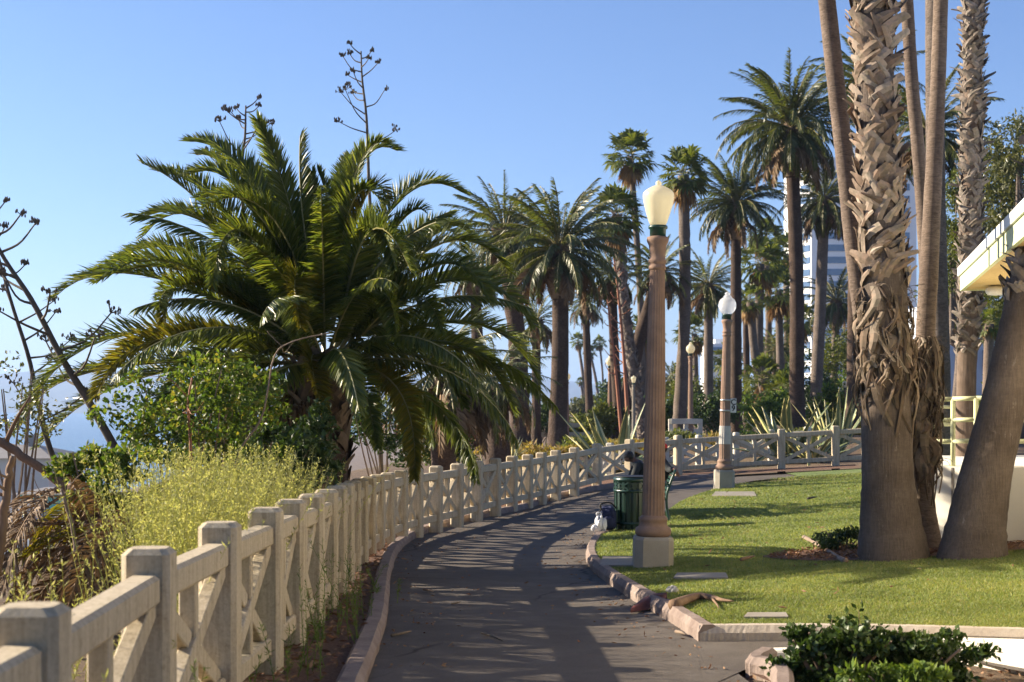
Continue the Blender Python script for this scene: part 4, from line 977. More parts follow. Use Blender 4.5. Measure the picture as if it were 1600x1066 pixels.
# ================================================================== THE BIG FEATHER PALM
YB = 17.0; C0 = np.array(P(508, 556, YB)); gz = G(C0[0]+.1, C0[1])
root = thing('date_palm', 'large low feather palm with long arching fronds behind the curving fence', 'palm', (C0[0]-.15, C0[1], gz))
t = MB(); pth, rr = trunk(t, [(C0[0]-.2, C0[1]+.05, gz-.2), (C0[0]-.1, C0[1], gz+1.2), tuple(C0-np.array((0, 0, .1)))], [.42, .38, .34], 18, 0, 3)
boots(t, pth, rr*.97, .26, .17, 13, 5, 1.1, 1); t.build('trunk', ['bark_dark', 'husk'], root)
HERO = [  # base offset px, control px, tip px, depth offset of tip, roll, material
 ((-10, -40), (452, 300), (402, 187), .3, 1.2), ((-2, -40), (468, 340), (469, 212), -.2, .3), ((-15, -30), (405, 255), (295, 221), .6, .5),
 ((-20, -20), (350, 300), (246, 268), 1.0, .5), ((-15, -20), (385, 262), (288, 277), .2, .6), ((-20, -10), (330, 318), (216, 345), .4, .5),
 ((-15, -25), (410, 300), (312, 312), -.6, .7), ((-25, -5), (290, 360), (176, 414), .8, .45), ((-25, 0), (215, 395), (84, 466), .2, .55),
 ((-25, 0), (300, 395), (150, 440), -.6, .6), ((-20, 5), (282, 405), (256, 503), -1.0, .8), ((-15, -10), (370, 300), (332, 446), -1.3, .9),
 ((-30, 10), (150, 480), (30, 672), .1, .6), ((-25, 10), (225, 500), (150, 622), -1.0, .7), ((-25, 15), (110, 560), (45, 655), .7, .5),
 ((-20, 15), (190, 570), (60, 700), .9, .5), ((10, -40), (545, 235), (621, 236), .5, -.5), ((12, -40), (570, 268), (606, 312), -.4, -.7),
 ((18, -30), (615, 275), (723, 301), .4, -.5), ((15, -25), (620, 335), (664, 330), -.5, -.6), ((25, -10), (690, 335), (795, 425), .5, -.5),
 ((25, 0), (720, 390), (832, 508), -.2, -.6), ((22, 0), (690, 370), (765, 470), -.9, -.7), ((0, -10), (452, 395), (470, 512), -1.8, .6),
 ((20, -15), (572, 300), (618, 420), -1.3, -.9), ((20, 0), (600, 420), (620, 525), -1.7, -.8), ((25, 5), (650, 430), (690, 520), -1.2, -.7),
 ((-5, 15), (478, 540), (505, 650), -1.6, .4), ((30, 15), (640, 590), (648, 748), -1.2, -.5), ((30, 10), (680, 540), (724, 636), -.7, -.5),
 ((30, 10), (730, 510), (800, 640), .3, -.6), ((28, 5), (750, 470), (838, 590), .7, -.5), ((20, 20), (560, 560), (590, 700), -1.5, -.3),
 ((-10, 20), (420, 520), (352, 620), -1.6, .7), ((-15, 20), (360, 500), (250, 640), -1.1, .8), ((0, -45), (498, 380), (488, 268), .1, 1.4),
 ((5, -40), (530, 300), (548, 245), .9, .1), ((-5, -35), (430, 280), (360, 262), 1.1, .4), ((25, -15), (660, 330), (740, 372), 1.1, -.4)]
def hero_frond(b, c, tp, dz, roll, mat, llen, seed, n=260, w=.021):
    p0 = np.array(P(508+b[0], 556+b[1], YB)); p2 = np.array(P(tp[0], tp[1], YB+dz)); p1 = np.array(P(c[0], c[1], YB+dz*.4))
    # ease the arch: quadratic Bezier passing close to the control
    p1 = p1*1.35-(p0+p2)*.175
    tt = np.linspace(0, 1, 14)[:, None]; pts = (1-tt)**2*p0+2*tt*(1-tt)*p1+tt**2*p2
    L = float(np.sum(np.linalg.norm(np.diff(pts, axis=0), axis=1)))
    mb = MB(); frond(mb, pts, roll+rnd.uniform(-.25, .25), llen*min(1.1, .55+.16*L), n, w, .45, .18, 0, 1, .017, seed=seed, two=True, bare=.1)
    return mb
for i, h in enumerate(HERO):
    yel = i in (10, 13, 23, 27, 28, 17)
    hero_frond(*h, None, .40, 300+i).build('frond', ['palm_yellow' if yel else 'palm_leaf', 'rachis'], root)
g = random.Random(8)
for i in range(24):
    h = HERO[(i*7) % len(HERO)]
    if (330 < h[2][0] < 425 and h[2][1] < 270) or h[2][1] > 620 or h[2][0] > 790: continue
    j = lambda a: (a[0]+g.uniform(-30, 30), a[1]+g.uniform(-24, 24))
    hero_frond(h[0], j(h[1]), j(h[2]), h[3]+g.uniform(-.9, .9), h[4]*g.uniform(-1, 1), None, .40, 420+i, 200).build('frond', ['palm_leaf', 'rachis'], root)
for i in range(30):
    az = i*GA; e = 1.3-1.35*(i/30)**.9+g.uniform(-.1, .1)
    pts = arc(C0+np.array((math.cos(az)*.14, math.sin(az)*.14, .1-.25*i/30)), az, e, g.uniform(2.2, 2.9), .9+.5*i/30, 12, g.uniform(-.2, .2))
    mb = MB(); frond(mb, pts, g.uniform(-.6, .6), .38, 170, .026, .45, .2, 0, 1, .02, seed=500+i, side0=(-math.sin(az), math.cos(az), 0)); mb.build('frond', ['palm_leaf', 'rachis'], root)
db = MB()
for i in range(46):
    az = g.uniform(1.2, 3.4) if i < 26 else g.uniform(2.4, 4.3); pts = arc(C0-np.array((.05, 0, .15+g.uniform(0, .6))), az, g.uniform(-1.0, -.3) if i < 26 else g.uniform(-.8, -.1), g.uniform(.9, 1.5) if i < 26 else g.uniform(1.2, 2.), g.uniform(.4, .9), 10)
    frond(db, pts, g.uniform(-1, 1), .45, 70, .03, .15, .9, 0, 1, .02, seed=700+i, side0=(-math.sin(az), math.cos(az), 0))
db.build('dead_frond_skirt', ['palm_dead', 'rachis_dead'], root)

# smaller feather palms behind it, with brown hanging fronds
def low_palm(px, py, Y, Rpx, label, seed, n=34, dead=16):
    return date_palm(px, py, Y, Rpx, (px+4, 735), 19, label, seed, n, dead, -.9, 50, False, 1.3, 1.4, group=None)
low_palm(690, 572, 26.5, 160, 'young feather palm with a brown hanging skirt right behind the bend of the fence', 41, 30, 22)
low_palm(775, 590, 34, 100, 'dark feather palm with drooping fronds left of the thick date palm trunk', 42, 34, 14)

# ================================================================== DATE PALMS
date_palm(875, 388, 48, 128, (872, 700), 13.2, 'date palm with a thick dark trunk standing behind the fence bend', 1, 80, 10, -.5, curve=2)
date_palm(1236, 200, 55, 124, (1245, 655), 11, 'tallest date palm, high crown left of the grey trunks', 2, 92, 10, -.5, curve=4)
date_palm(1150, 318, 68, 92, (1150, 690), 8.6, 'date palm with a slim dark trunk right behind the clear round lamp globe', 3, 76, 8, -.4)
date_palm(1107, 445, 75, 66, (1107, 690), 7.4, 'stocky date palm with drooping olive fronds between two lamp posts', 4, 60, 12, -1.2, top=1.4, bend=1.3, barkm='bark_grey')
date_palm(1288, 312, 66, 78, (1275, 655), 9, 'date palm half hidden by the tall grey leaning trunk', 5, 66, 12, -1.0, barkm='bark_grey')
date_palm(1452, 205, 50, 118, (1470, 720), 14, 'date palm whose crown shows between the smooth grey trunks at right', 6, 60, 8, -.7)
date_palm(1306, 470, 80, 66, (1303, 660), 6, 'low date palm with orange fruit stems in front of the white tower', 7, 46, 6, -.8, barkm='bark_grey')
date_palm(1352, 130, 58, 100, (1334, 690), 10.5, 'date palm mostly hidden behind the ragged palm trunk', 8, 50, 4, -.6, curve=-6)
date_palm(788, 362, 52, 100, (812, 700), 14, 'date palm crown leaning over from behind the thick trunked one', 9, 68, 12, -.9, curve=8)
date_palm(955, 428, 60, 62, (966, 690), 7.5, 'date palm with a long brown skirt of dead fronds behind the red poles', 10, 50, 26, -1.2, collar=False, barkm='bark_dark')
date_palm(1030, 425, 62, 66, (978, 690), 11, 'dark date palm crown directly behind the nearest lamp column', 11, 50, 8, -1.0, curve=-12)
date_palm(1050, 590, 85, 42, (1050, 690), 5, 'short feather palm low down right of the nearest lamp column', 12, 36, 4, -.7, collar=False)
date_palm(1165, 470, 90, 40, (1168, 660), 5, 'distant feather palm seen just right of the clear globe', 13, 36, 4, -.8, collar=False, nl=26)

# ================================================================== FAN PALMS
fan_palm(985, 242, 70, 46, (1004, 690), 5, 'slender fan palm rising above the nearest lamp globe', 21, 40, 16, 6)
fan_palm(1068, 272, 62, 48, (1060, 690), 9, 'fan palm with rough grey trunk just right of the nearest lamp globe', 22, 38, 16, 6)
fan_palm(963, 335, 58, 50, (1008, 690), 8, 'fan palm on a leaning bark covered trunk left of the nearest lamp', 23, 40, 20, -6, boot=True)
fan_palm(1188, 410, 80, 46, (1196, 680), 7, 'loose fan palm right of the slim date palm', 24, 34, 14, -6, low=-1.1)
fan_palm(1216, 452, 84, 42, (1222, 670), 6, 'fan palm with yellow lower leaves against the tallest trunk', 25, 36, 18, 0)
fan_palm(1196, 372, 92, 36, (1190, 670), 5, 'highest of the fan palms between the two date palm trunks', 26, 30, 10, 8)
fan_palm(1172, 470, 78, 30, (1204, 680), 6.5, 'fan palm with a leaning trunk and few leaves behind the clear globe', 27, 22, 16, -6)
for i, (x, y, r, b, rt) in enumerate([(903, 533, 15, 914, 2.4), (922, 550, 14, 937, 2.2), (937, 535, 13, 941, 1.6), (907, 596, 8, 908, 1.4)]):
    fan_palm(x, y, 190, r, (b, 655), rt, ['far slim fan palm, leftmost of the little group under the dead fronds', 'far slim fan palm leaning in the middle of the little group', 'far slim fan palm, straightest of the little group under the dead fronds', 'smallest far fan palm standing low beside the leaning trunks'][i], 30+i, 26, 8, 3, 9)
fan_palm(1192, 590, 66, 40, (1196, 690), 8, 'low bright green fan palm above the right striped agave', 36, 26, 10, 0, low=-.6)
fan_palm(1222, 612, 63, 34, (1222, 690), 8, 'low fan palm with yellow leaves between the lamp post and tallest trunk', 37, 26, 16, 0, low=-.7)
fan_palm(1066, 620, 80, 34, (1066, 690), 6, 'low shaggy fan palm behind the white rail fence', 38, 26, 10, 0, low=-.8)
fan_palm(1546, 505, 34, 26, (1540, 730), 8, 'small fan palm with hanging pale leaves under the eave', 39, 20, 16, 0, low=-1.3, barkm='bark_smooth')

date_palm(742, 420, 58, 66, (752, 700), 9, 'dark date palm crown behind the right tips of the big palm', 17, 54, 10, -.9)
date_palm(915, 470, 82, 50, (922, 690), 6, 'date palm with pale drooping fronds right of the thick trunked one', 14, 46, 14, -1.0, nl=40)
date_palm(1212, 545, 88, 44, (1210, 660), 5, 'short date palm low between the fan palms and the tallest trunk', 15, 40, 4, -.6, collar=False, nl=36)
date_palm(838, 500, 60, 58, (838, 700), 7, 'date palm low behind the left of the thick dark trunk', 16, 44, 12, -1.0, nl=40)
fan_palm(1085, 520, 95, 34, (1090, 680), 4.5, 'small fan palm right of the stocky date palm trunk', 44, 30, 14)
fan_palm(1006, 520, 88, 36, (1012, 680), 5, 'small fan palm mostly behind the nearest lamp column', 45, 30, 14)
fan_palm(1140, 560, 92, 32, (1142, 680), 4.5, 'small fan palm left of the second lamp globe', 46, 28, 12)
fan_palm(1248, 500, 90, 36, (1250, 680), 5, 'small fan palm just behind the tallest date palm trunk', 47, 30, 12)
fan_palm(1228, 395, 96, 38, (1232, 680), 5, 'fan palm crown close against the left of the tallest trunk', 48, 32, 14)

# ================================================================== PALM CLUMP AT RIGHT
def clump_palm(label, pts, Y, rp, bark, seed, boot=None, husk=None, base=None, top=None, size=.2, w=.13, per=13, bm='boot', sides=22):
    """pts: centre line in pixels from foot to top; rp: radii in metres"""
    pp = [P(x, y, Y) for x, y in pts]; f = pp[0]
    root = thing('palm_trunk_tall', label, 'palm', (f[0], f[1], G(f[0], f[1])), 'tall palms of the clump beside the lawn')
    root.name = 'fan_palm'
    pp = [(f[0], f[1], f[2]-.3)]+pp; rp = [rp[0]*1.08]+list(rp)
    q = spline(pp, 90); seg = np.linspace(0, 1, len(pp)); r = np.interp(np.linspace(0, 1, 90), seg, rp)
    g_ = np.random.default_rng(seed); r = r*(1+g_.normal(0, .012, 90))
    t = MB(); t.tube(q, r, sides, 0); t.build('trunk', bark, root, True)
    if boot:
        i0, i1 = [int(np.argmin(np.abs(q[:, 2]-(EYE+(HY-v)/FX*Y)))) for v in boot]
        m = MB(); boots(m, q[i0:i1+1], r[i0:i1+1], size, w, per, seed, 1.15, 0); m.build('leaf_base', bm, root)
    if husk:
        i0, i1 = [int(np.argmin(np.abs(q[:, 2]-(EYE+(HY-v)/FX*Y)))) for v in husk]
        m = MB(); gg = random.Random(seed+5)
        for k in range(210):
            i = gg.randint(i0, i1); a = gg.uniform(0, 6.28); c = q[i]; o = np.array((math.cos(a), math.sin(a), 0)); tn = np.array((-math.sin(a), math.cos(a), 0))
            L = gg.uniform(.18, .6); p0 = c+o*r[i]*.98; wv = gg.choice((.012, .018, .025, .03, .055))
            sp_ = spline([p0, p0+o*gg.uniform(.02, .1)-np.array((0, 0, L*.4))+tn*gg.uniform(-.1, .1), p0+o*gg.uniform(-.02, .06)-np.array((0, 0, L))+tn*gg.uniform(-.15, .15)], 6)
            V = []
            for j, s_ in enumerate(sp_): ww = wv*(1-.75*abs(j/5-.35)); V += [s_-tn*ww, s_+o*.012+tn*ww*.1, s_+tn*ww]
            F = []
            for j in range(5): F += [(j*3, j*3+1, j*3+4, j*3+3), (j*3+1, j*3+2, j*3+5, j*3+4)]
            m.add(V, F, 0)
        for k in range(260):
            i = gg.randint(i0, i1); a = gg.uniform(0, 6.28); c = q[i]; o = np.array((math.cos(a), math.sin(a), 0)); p0 = c+o*r[i]
            p1 = p0+o*gg.uniform(.02, .07)+np.array((gg.gauss(0, .08), gg.gauss(0, .08), gg.gauss(-.05, .1))); m.tube(spline([p0, (p0+p1)/2+o*.04, p1+np.array((0, 0, -.05))], 4), .003, 3, 0, False)
        m.build('husk', 'husk', root)
    c, d = fan_crown(q[-1], 1.5, 24, seed, 11, 12); c.build('crown', ['fan_leaf', 'rachis_far'], root); d.build('dead_frond_skirt', ['fan_dead', 'rachis_dead'], root)
    return root
clump_palm('palm with a thick ragged trunk of grey split leaf bases, left of the leaning one', [(1397, 884), (1391, 810), (1387, 740), (1385, 640), (1383, 540), (1381, 440), (1373, 260), (1366, 100), (1362, 0), (1356, -130), (1348, -420)], 14.9,
           [.39, .31, .265, .25, .245, .235, .195, .188, .183, .18, .175], 'bark_base', 51, (452, -200), (590, 448), size=.2, w=.115, per=14)
clump_palm('tall smooth grey palm trunk leaning left out of the clump', [(1362, 880), (1362, 760), (1359, 640), (1350, 520), (1336, 400), (1320, 250), (1305, 120), (1292, 0), (1278, -130), (1250, -420)], 15.5, [.13, .105, .1, .1, .1, .097, .095, .093, .09, .085], 'bark_smooth', 52)
clump_palm('thin smooth palm trunk, middle of the three grey poles', [(1462, 860), (1458, 700), (1452, 560), (1446, 400), (1436, 250), (1425, 130), (1417, 0), (1409, -130), (1395, -380)], 16.6, [.09, .08, .08, .08, .075, .075, .072, .07, .065], 'bark_smooth', 53)
clump_palm('smooth grey palm trunk crossing in front of the thin middle one', [(1446, 862), (1440, 780), (1442, 640), (1446, 520), (1451, 430), (1460, 250), (1466, 120), (1470, 0), (1474, -130), (1482, -420)], 15.7, [.2, .14, .115, .105, .103, .09, .082, .078, .074, .07], 'bark_smooth', 54, husk=(720, 530))
clump_palm('palm with a bristly trunk of leaf stubs standing behind the pipe railing', [(1510, 745), (1510, 600), (1515, 470), (1519, 250), (1520, 120), (1520, 0), (1519, -130), (1515, -420)], 21., [.16, .14, .145, .14, .135, .135, .13, .12], 'bark_boot', 55, (560, -200), None, size=.14, w=.09, per=11, bm='boot_grey')
clump_palm('palm with a heavy dark trunk leaning right in front of the white wall', [(1519, 886), (1526, 820), (1541, 740), (1566, 640), (1585, 550), (1604, 450), (1628, 330), (1652, 200), (1676, 60), (1706, -130), (1750, -420)], 14.55, [.37, .3, .25, .225, .205, .18, .165, .16, .155, .15, .15], 'bark_base', 56, (470, -200), None, size=.13, w=.1, per=11, bm='boot_grey')
clump_palm('dark straight palm trunk behind the left end of the pipe railing', [(1468, 745), (1468, 600), (1466, 480), (1462, 300), (1460, 0), (1458, -200)], 24., [.2, .18, .17, .16, .15, .14], 'bark_grey', 57)

# ================================================================== AGAVES
agave('huge striped agave sprawling behind the fence left of the nearest lamp', 962, 712, 40, 108, 24, 61, .19, (1.35, .25), .5, flop=.22)
agave('wide striped agave right of the second lamp post', 1228, 695, 41.5, 104, 26, 62, .16, (1.35, .3), .4, flop=.3)
agave('tall striped agave with upright pale leaves beside the small pink lamp', 1306, 690, 42, 92, 18, 63, .12, (1.5, .95), .25, flop=.12)
agave('striped agave in the middle behind the right hand fence panels', 1268, 700, 40.5, 76, 20, 64, .15, (1.2, .35), .5, flop=.3)
agave('green agave with pale margins just behind the bend of the fence', 775, 722, 30, 52, 15, 65, .12, (1.35, .3), .3, flop=0)
agave('small striped agave next to the thick date palm', 824, 712, 36, 34, 12, 66, .13, (1.3, .3), .3, flop=0)
agave('small agave with cream stripes left of the thick date palm', 801, 706, 40, 30, 10, 67, .14, (1.4, .5), .2, flop=0)
agave('agave on the slope at the far left below the dead fronds', 60, 838, 18.5, 78, 16, 68, .13, (1.3, -.1), .4, flop=0)

# ================================================================== AGAVE STALKS
px_ = lambda l, Y: [P(x, y, Y) for x, y in l]
agave_stalk('dead agave stalk rising above the left half of the big palm', px_([(396, 745), (388, 480), (378, 285), (383, 210), (384, 165)], 20.5), .036, 13, 71, .52, .4)
agave_stalk('tallest agave stalk standing against the sky right of the palm top', px_([(596, 745), (586, 440), (577, 300), (573, 190), (566, 125), (564, 80)], 23.5), .038, 15, 72, .52, .42)
agave_stalk('dark agave stalk leaning left, the right one of two at the frame edge', px_([(205, 745), (140, 630), (97, 560), (50, 470), (2, 396), (-50, 290)], 17.), .055, 14, 73, .25, .6)
agave_stalk('thinner dark agave stalk leaning left at the very frame edge', px_([(130, 830), (80, 707), (60, 630), (45, 559), (20, 480), (0, 410), (-25, 320)], 17.6), .042, 13, 74, .25, .5)
agave_stalk('red and green flower stalk before the brown skirted palm, nearer the lamp', px_([(983, 690), (975, 560), (966, 460), (958, 392)], 55), .085, 16, 75, .25, .42, 'stalk_red', False, cluster=2)
agave_stalk('reddish flower stalk left of the other red one', px_([(972, 690), (962, 580), (954, 510), (947, 450)], 56), .075, 14, 76, .3, .4, 'stalk_red', False, cluster=2)
# ================================================================== SHRUBS AND WEEDS
bush('leafy_shrub', 'bright green leafy shrub climbing against the left of the big palm', 'shrub', 300, 640, 13.6, 150, 90, 4600, .066, .038, 'bush_leaf', 81, ry=120, clumps=62, cr=.2, droop=.35)
bush('leafy_shrub', 'yellow green shrub lower at left, above the hanging dead fronds', 'shrub', 170, 735, 12.4, 95, 52, 2600, .06, .036, 'bush_leaf', 82, ry=80, clumps=34, cr=.22, droop=.4)
bush('leafy_shrub', 'small leafy shrub at the foot of the big palm', 'shrub', 478, 690, 15.2, 75, 62, 2600, .075, .04, 'dark_leaf', 83, clumps=30, cr=.28, droop=.4)
bush('leafy_shrub', 'thin leaved shrub with bare twigs at the far left edge', 'shrub', 25, 625, 15.2, 95, 85, 650, .06, .03, 'gum_leaf', 84, ry=80, clumps=24, cr=.24, droop=.1, stems=8)
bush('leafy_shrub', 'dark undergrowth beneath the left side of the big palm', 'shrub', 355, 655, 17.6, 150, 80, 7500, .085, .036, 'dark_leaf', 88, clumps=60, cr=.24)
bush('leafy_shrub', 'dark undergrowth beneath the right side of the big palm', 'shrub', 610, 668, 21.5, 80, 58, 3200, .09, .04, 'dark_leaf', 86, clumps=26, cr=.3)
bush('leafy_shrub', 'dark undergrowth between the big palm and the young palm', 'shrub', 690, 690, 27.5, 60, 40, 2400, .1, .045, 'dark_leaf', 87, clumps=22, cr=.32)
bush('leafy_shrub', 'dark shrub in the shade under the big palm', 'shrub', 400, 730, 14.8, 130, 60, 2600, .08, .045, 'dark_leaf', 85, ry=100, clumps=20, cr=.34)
# tangle of fallen fronds on the slope
root = thing('fallen_fronds', 'heap of brown fallen palm fronds on the slope at left', 'dead fronds', P(190, 800, 12.))
g = random.Random(12)
for i in range(46):
    m = MB(); x, y = g.uniform(90, 290), g.uniform(735, 880); Y = g.uniform(11.4, 13.6); b = P(x, y, Y); az = g.uniform(0, 6.28)
    pts = arc(b, az, g.uniform(-.5, .2), g.uniform(1.0, 1.9), g.uniform(.9, 1.7), 10); pts[:, 2] = np.maximum(pts[:, 2], [G(p[0], p[1])+.02 for p in pts])
    frond(m, pts, g.uniform(-1, 1), .3, 90, .017, .15, .8, 0, 1, .018, seed=900+i); m.build('frond', ['palm_yellow' if i % 10 == 0 else 'palm_dead', 'rachis_dead'], root)
# bare stems
def bare(label, cat, pts, Y, r0, r1, seed, nb=4, mat='limb', bl=.5, name='bare_branch'):
    q = spline([P(x, y, Y) for x, y in pts], 22); g_ = np.random.default_rng(seed); f = q[0]
    root = thing(name, label, cat, tuple(f))
    m = MB(); m.tube(q+g_.normal(0, r0*.12, q.shape), np.linspace(r0, r1, 22), 8); m.build('limb', mat, root, True)
    for i in range(nb):
        k = int(g_.uniform(5, 20)); d = g_.normal(0, 1, 3); d[2] = abs(d[2]); d /= np.linalg.norm(d); e = q[k]+d*bl*g_.uniform(.5, 1.2)
        m = MB(); c = spline([q[k], (q[k]+e)/2+g_.normal(0, .06, 3), e], 8); m.tube(c, np.linspace(r1*.7, r1*.2, 8), 5); m.build('twig', mat, root, True)
    return root
bare('thick bare brown limb slanting down to the right in front of the pale house', 'branch', [(-40, 668), (0, 690), (40, 716), (90, 752), (150, 800), (200, 850)], 14., .045, .04, 1, 3)
bare('pale reddish dead stump standing at the left edge', 'branch', [(-6, 900), (2, 840), (9, 780), (15, 740), (20, 712)], 9.6, .04, .02, 2, 3, bl=.25)
bare('thin pale twig arching out of the shrub toward the big palm', 'branch', [(350, 800), (375, 705), (410, 650), (428, 560), (455, 535), (515, 520)], 13.2, .012, .005, 3, 4, 'twig', .25)
bare('pair of reddish bare stems rising through the shrub', 'branch', [(300, 780), (298, 700), (294, 630), (300, 590)], 13., .016, .008, 4, 5, 'stalk_red', .35)
bare('dry grey branch bent over on the slope', 'branch', [(120, 880), (115, 830), (104, 790), (98, 770), (96, 764)], 11., .02, .008, 5, 4, 'twig', .3)

g = np.random.default_rng(31)
def field(n, x0, x1, y0, y1, thin=False):
    out = []
    while len(out) < n:
        x, y = g.uniform(x0, x1), g.uniform(y0, y1)
        fx = ip(y, [(p[1], p[0]) for p in FP[:28]])
        if x > fx-.22 or (thin and x < (225-CX)/FX*y and g.random() < .985): continue
        out.append(np.array((x, y, G(x, y)-.03)))
    return out
m = MB(); sprigs(m, field(2100, -2.9, -1.7, 7.8, 13.8, True), 1.34, g, 64, .029, .0085, .14)
m.build('tall_weeds', 'weed', None, False, 'stuff')
m = MB(); sprigs(m, field(70, -2.6, -1.66, 4.4, 7.4), .98, g, 50, .036, .008, .2)
sprigs(m, field(30, -3.6, -2.3, 7.5, 10.), .7, g, 40, .036, .008, .25)
m.build('loose_weeds', 'weed', None, False, 'stuff')
# weeds on the path side of the fence: separate plants
def weed_plant(label, x, y, n, H, seed, mat='green_weed', sp=.12):
    gg = np.random.default_rng(seed); z = G(x, y)+.06
    root = thing('weed_plant', label, 'weed', (x, y, z), 'green weeds along the foot of the fence')
    m = MB(); sprigs(m, [np.array((x+gg.normal(0, sp), y+gg.normal(0, sp*1.6), z-.05)) for _ in range(n)], H, gg, 44, .042, .006, .16); m.build('foliage', mat, root)
for i, (x, y, n, H, l) in enumerate([(-1.3, 9.0, 9, .62, 'feathery green weed at the fence foot nearest the camera'), (-1.32, 10.3, 12, .8, 'tall feathery weed leaning on the fence posts beside the kerb'), (-1.36, 11.6, 10, .55, 'low green weed between fence and pinkish kerb'), (-1.42, 8.0, 7, .5, 'weed tuft by the lower left fence panel'), (-1.36, 6.4, 6, .75, 'blurred weed in front of the closest fence panel'), (-1.3, 13.2, 7, .3, 'small weed at the fence foot near the bend')]):
    weed_plant(l, x, y, n, H, 200+i)
# litter on the soil strip, bed and lawn edge
def litter(name, P_, L, wd, mat='litter', up=.02):
    m = MB(); n = len(P_); d = g.normal(0, 1, (n, 3)); d[:, 2] *= .18; leaves(m, np.array(P_), n, L, wd, g, 0, dirs=d*2.2); return m.build(name, mat, None, False, 'stuff')
pts = []
T_ = np.gradient(fl[:, :2], axis=0); T_ /= np.linalg.norm(T_, axis=1)[:, None]
for _ in range(5200):
    i = g.integers(8, 118); o = g.uniform(-.3, .85); x, y = fl[i][0]+T_[i][1]*o, fl[i][1]-T_[i][0]*o
    if x > ip(y, [(p[1], p[0]) for p in left])-.16: continue
    pts.append((x, y+g.uniform(-.1, .1), G(x, y)+.085+g.uniform(0, .02)))
litter('leaf_litter', pts, .07, .022)
pts = []
for _ in range(2600):
    a, r_ = g.uniform(0, 6.28), math.sqrt(g.uniform(0, 1)); x, y = BED[0]+BED[2]*r_*math.cos(a), BED[1]+BED[3]*r_*math.sin(a); pts.append((x, y, lawnz(x, y)+.035))
for _ in range(1200):
    x, y = g.uniform(1.4, 4.2), g.uniform(7.2, 9.4); pts.append((x, y, G(x, y)-.02))
litter('bark_mulch', pts, .05, .02)
pts = []
for _ in range(900):
    i = g.integers(5, 60); t = abs(g.normal(0, .16)); A_, B_ = LS[i], RS[i]; s_ = t if g.random() < .55 else 1-t
    x, y = A_[0]+(B_[0]-A_[0])*s_, A_[1]+(B_[1]-A_[1])*s_; pts.append((x, y, G(x, y)+.012))
litter('fallen_leaves', pts, .045, .014)
pts = []
for _ in range(260):
    x, y = g.uniform(1.6, 9), g.uniform(11, 30)
    if x > lawn_xleft(y)+.2 and y > front_y(x)+.2: pts.append((x, y, lawnz(x, y)+.03))
litter('lawn_litter', pts, .075, .02)

# planter hedge bottom right
def hedge(label, px, py, Y, rx, rz, n, seed, L=.05, w=.035, mat='dark_leaf', name='low_hedge', cl=30):
    return bush(name, label, 'hedge', px, py, Y, rx, rz, n, L, w, mat, seed, ry=rx*.5, clumps=cl, cr=.3, droop=-.3, stems=10)
hedge('dark glossy hedge in the planter at the lower right, its left half', 1305, 1024, 9.0, 112, 52, 5200, 91)
hedge('dark glossy hedge in the planter at the lower right, its lower right half', 1445, 1032, 9.0, 100, 42, 4200, 92)
hedge('fresh green ground cover plant at the bottom edge of the planter', 1385, 1072, 8.1, 95, 34, 2600, 93, .06, .03, 'green_weed')
root = thing('shrub_sprig', 'leafy sprigs standing up out of the dark hedge', 'shrub', P(1330, 1010, 9.05)); m = MB(); gg = np.random.default_rng(4)
for x, y in ((1322, 962), (1342, 953), (1300, 968), (1358, 972), (1275, 978), (1375, 978), (1285, 985)):
    a, b_ = np.array(P(x+gg.uniform(-12, 12), 1025, 9.05)), np.array(P(x, y, 9.0)); q = spline([a, (a+b_)/2+gg.normal(0, .02, 3), b_], 8); m.tube(q, np.linspace(.005, .002, 8), 4, 1)
    k = q[3:].repeat(4, 0)+gg.normal(0, .012, (20, 3)); leaves(m, k, 20, .05, .03, gg)
m.build('foliage', ['dark_leaf', 'twig'], root)
bush('dark_shrub', 'small dark shrub in the mulch left of the ragged palm trunk', 'shrub', 1318, 846, 16.2, 40, 24, 1500, .05, .026, 'dark_leaf', 95, clumps=16, cr=.36, droop=-.4)
# shrubs beyond the fence
far = [('yellow green hedge behind the far white fence', 905, 668, 66, 42, 24, 'hedge_leaf', .16), ('olive hedge under the brown skirted palm', 1010, 655, 68, 45, 30, 'hedge_leaf', .17), ('dry ochre ground cover left of the thick date palm', 790, 704, 44, 48, 13, 'ochre_leaf', .09), ('dry ochre ground cover right of the thick date palm', 900, 706, 43, 42, 12, 'ochre_leaf', .09),
 ('rusty shrub beside the far white fence', 752, 690, 46, 14, 14, 'litter', .1), ('dark bushes behind the small grey lamp', 1000, 612, 90, 60, 40, 'dark_leaf', .22), ('tall bushes between the two lamp posts', 1095, 610, 82, 50, 44, 'hedge_leaf', .2), ('rounded dark bush left of the tallest palm trunk', 1180, 628, 72, 60, 42, 'hedge_leaf', .19),
 ('bushy mass between the tallest trunk and its neighbour', 1262, 610, 75, 40, 60, 'dark_leaf', .2), ('sunlit bushes below the white tower', 1308, 590, 78, 46, 70, 'hedge_leaf', .19), ('dark tree mass behind the small pink lamp', 1322, 640, 70, 40, 50, 'bush_leaf', .17), ('brownish dry bush by the agaves at right', 1352, 672, 46, 16, 22, 'ochre_leaf', .1),
 ('distant grey green trees low on the horizon left of the lamps', 925, 640, 160, 40, 22, 'gum_leaf', .4), ('distant dark trees under the far fan palms', 965, 625, 150, 34, 26, 'dark_leaf', .4), ('distant trees along the bluff behind the thick trunk', 845, 655, 150, 40, 22, 'gum_leaf', .4), ('high bushes behind the slim fan palms', 1210, 560, 95, 36, 50, 'hedge_leaf', .24),
 ('sunlit shrub behind the pipe railing', 1560, 620, 34, 30, 40, 'bush_leaf', .1)]
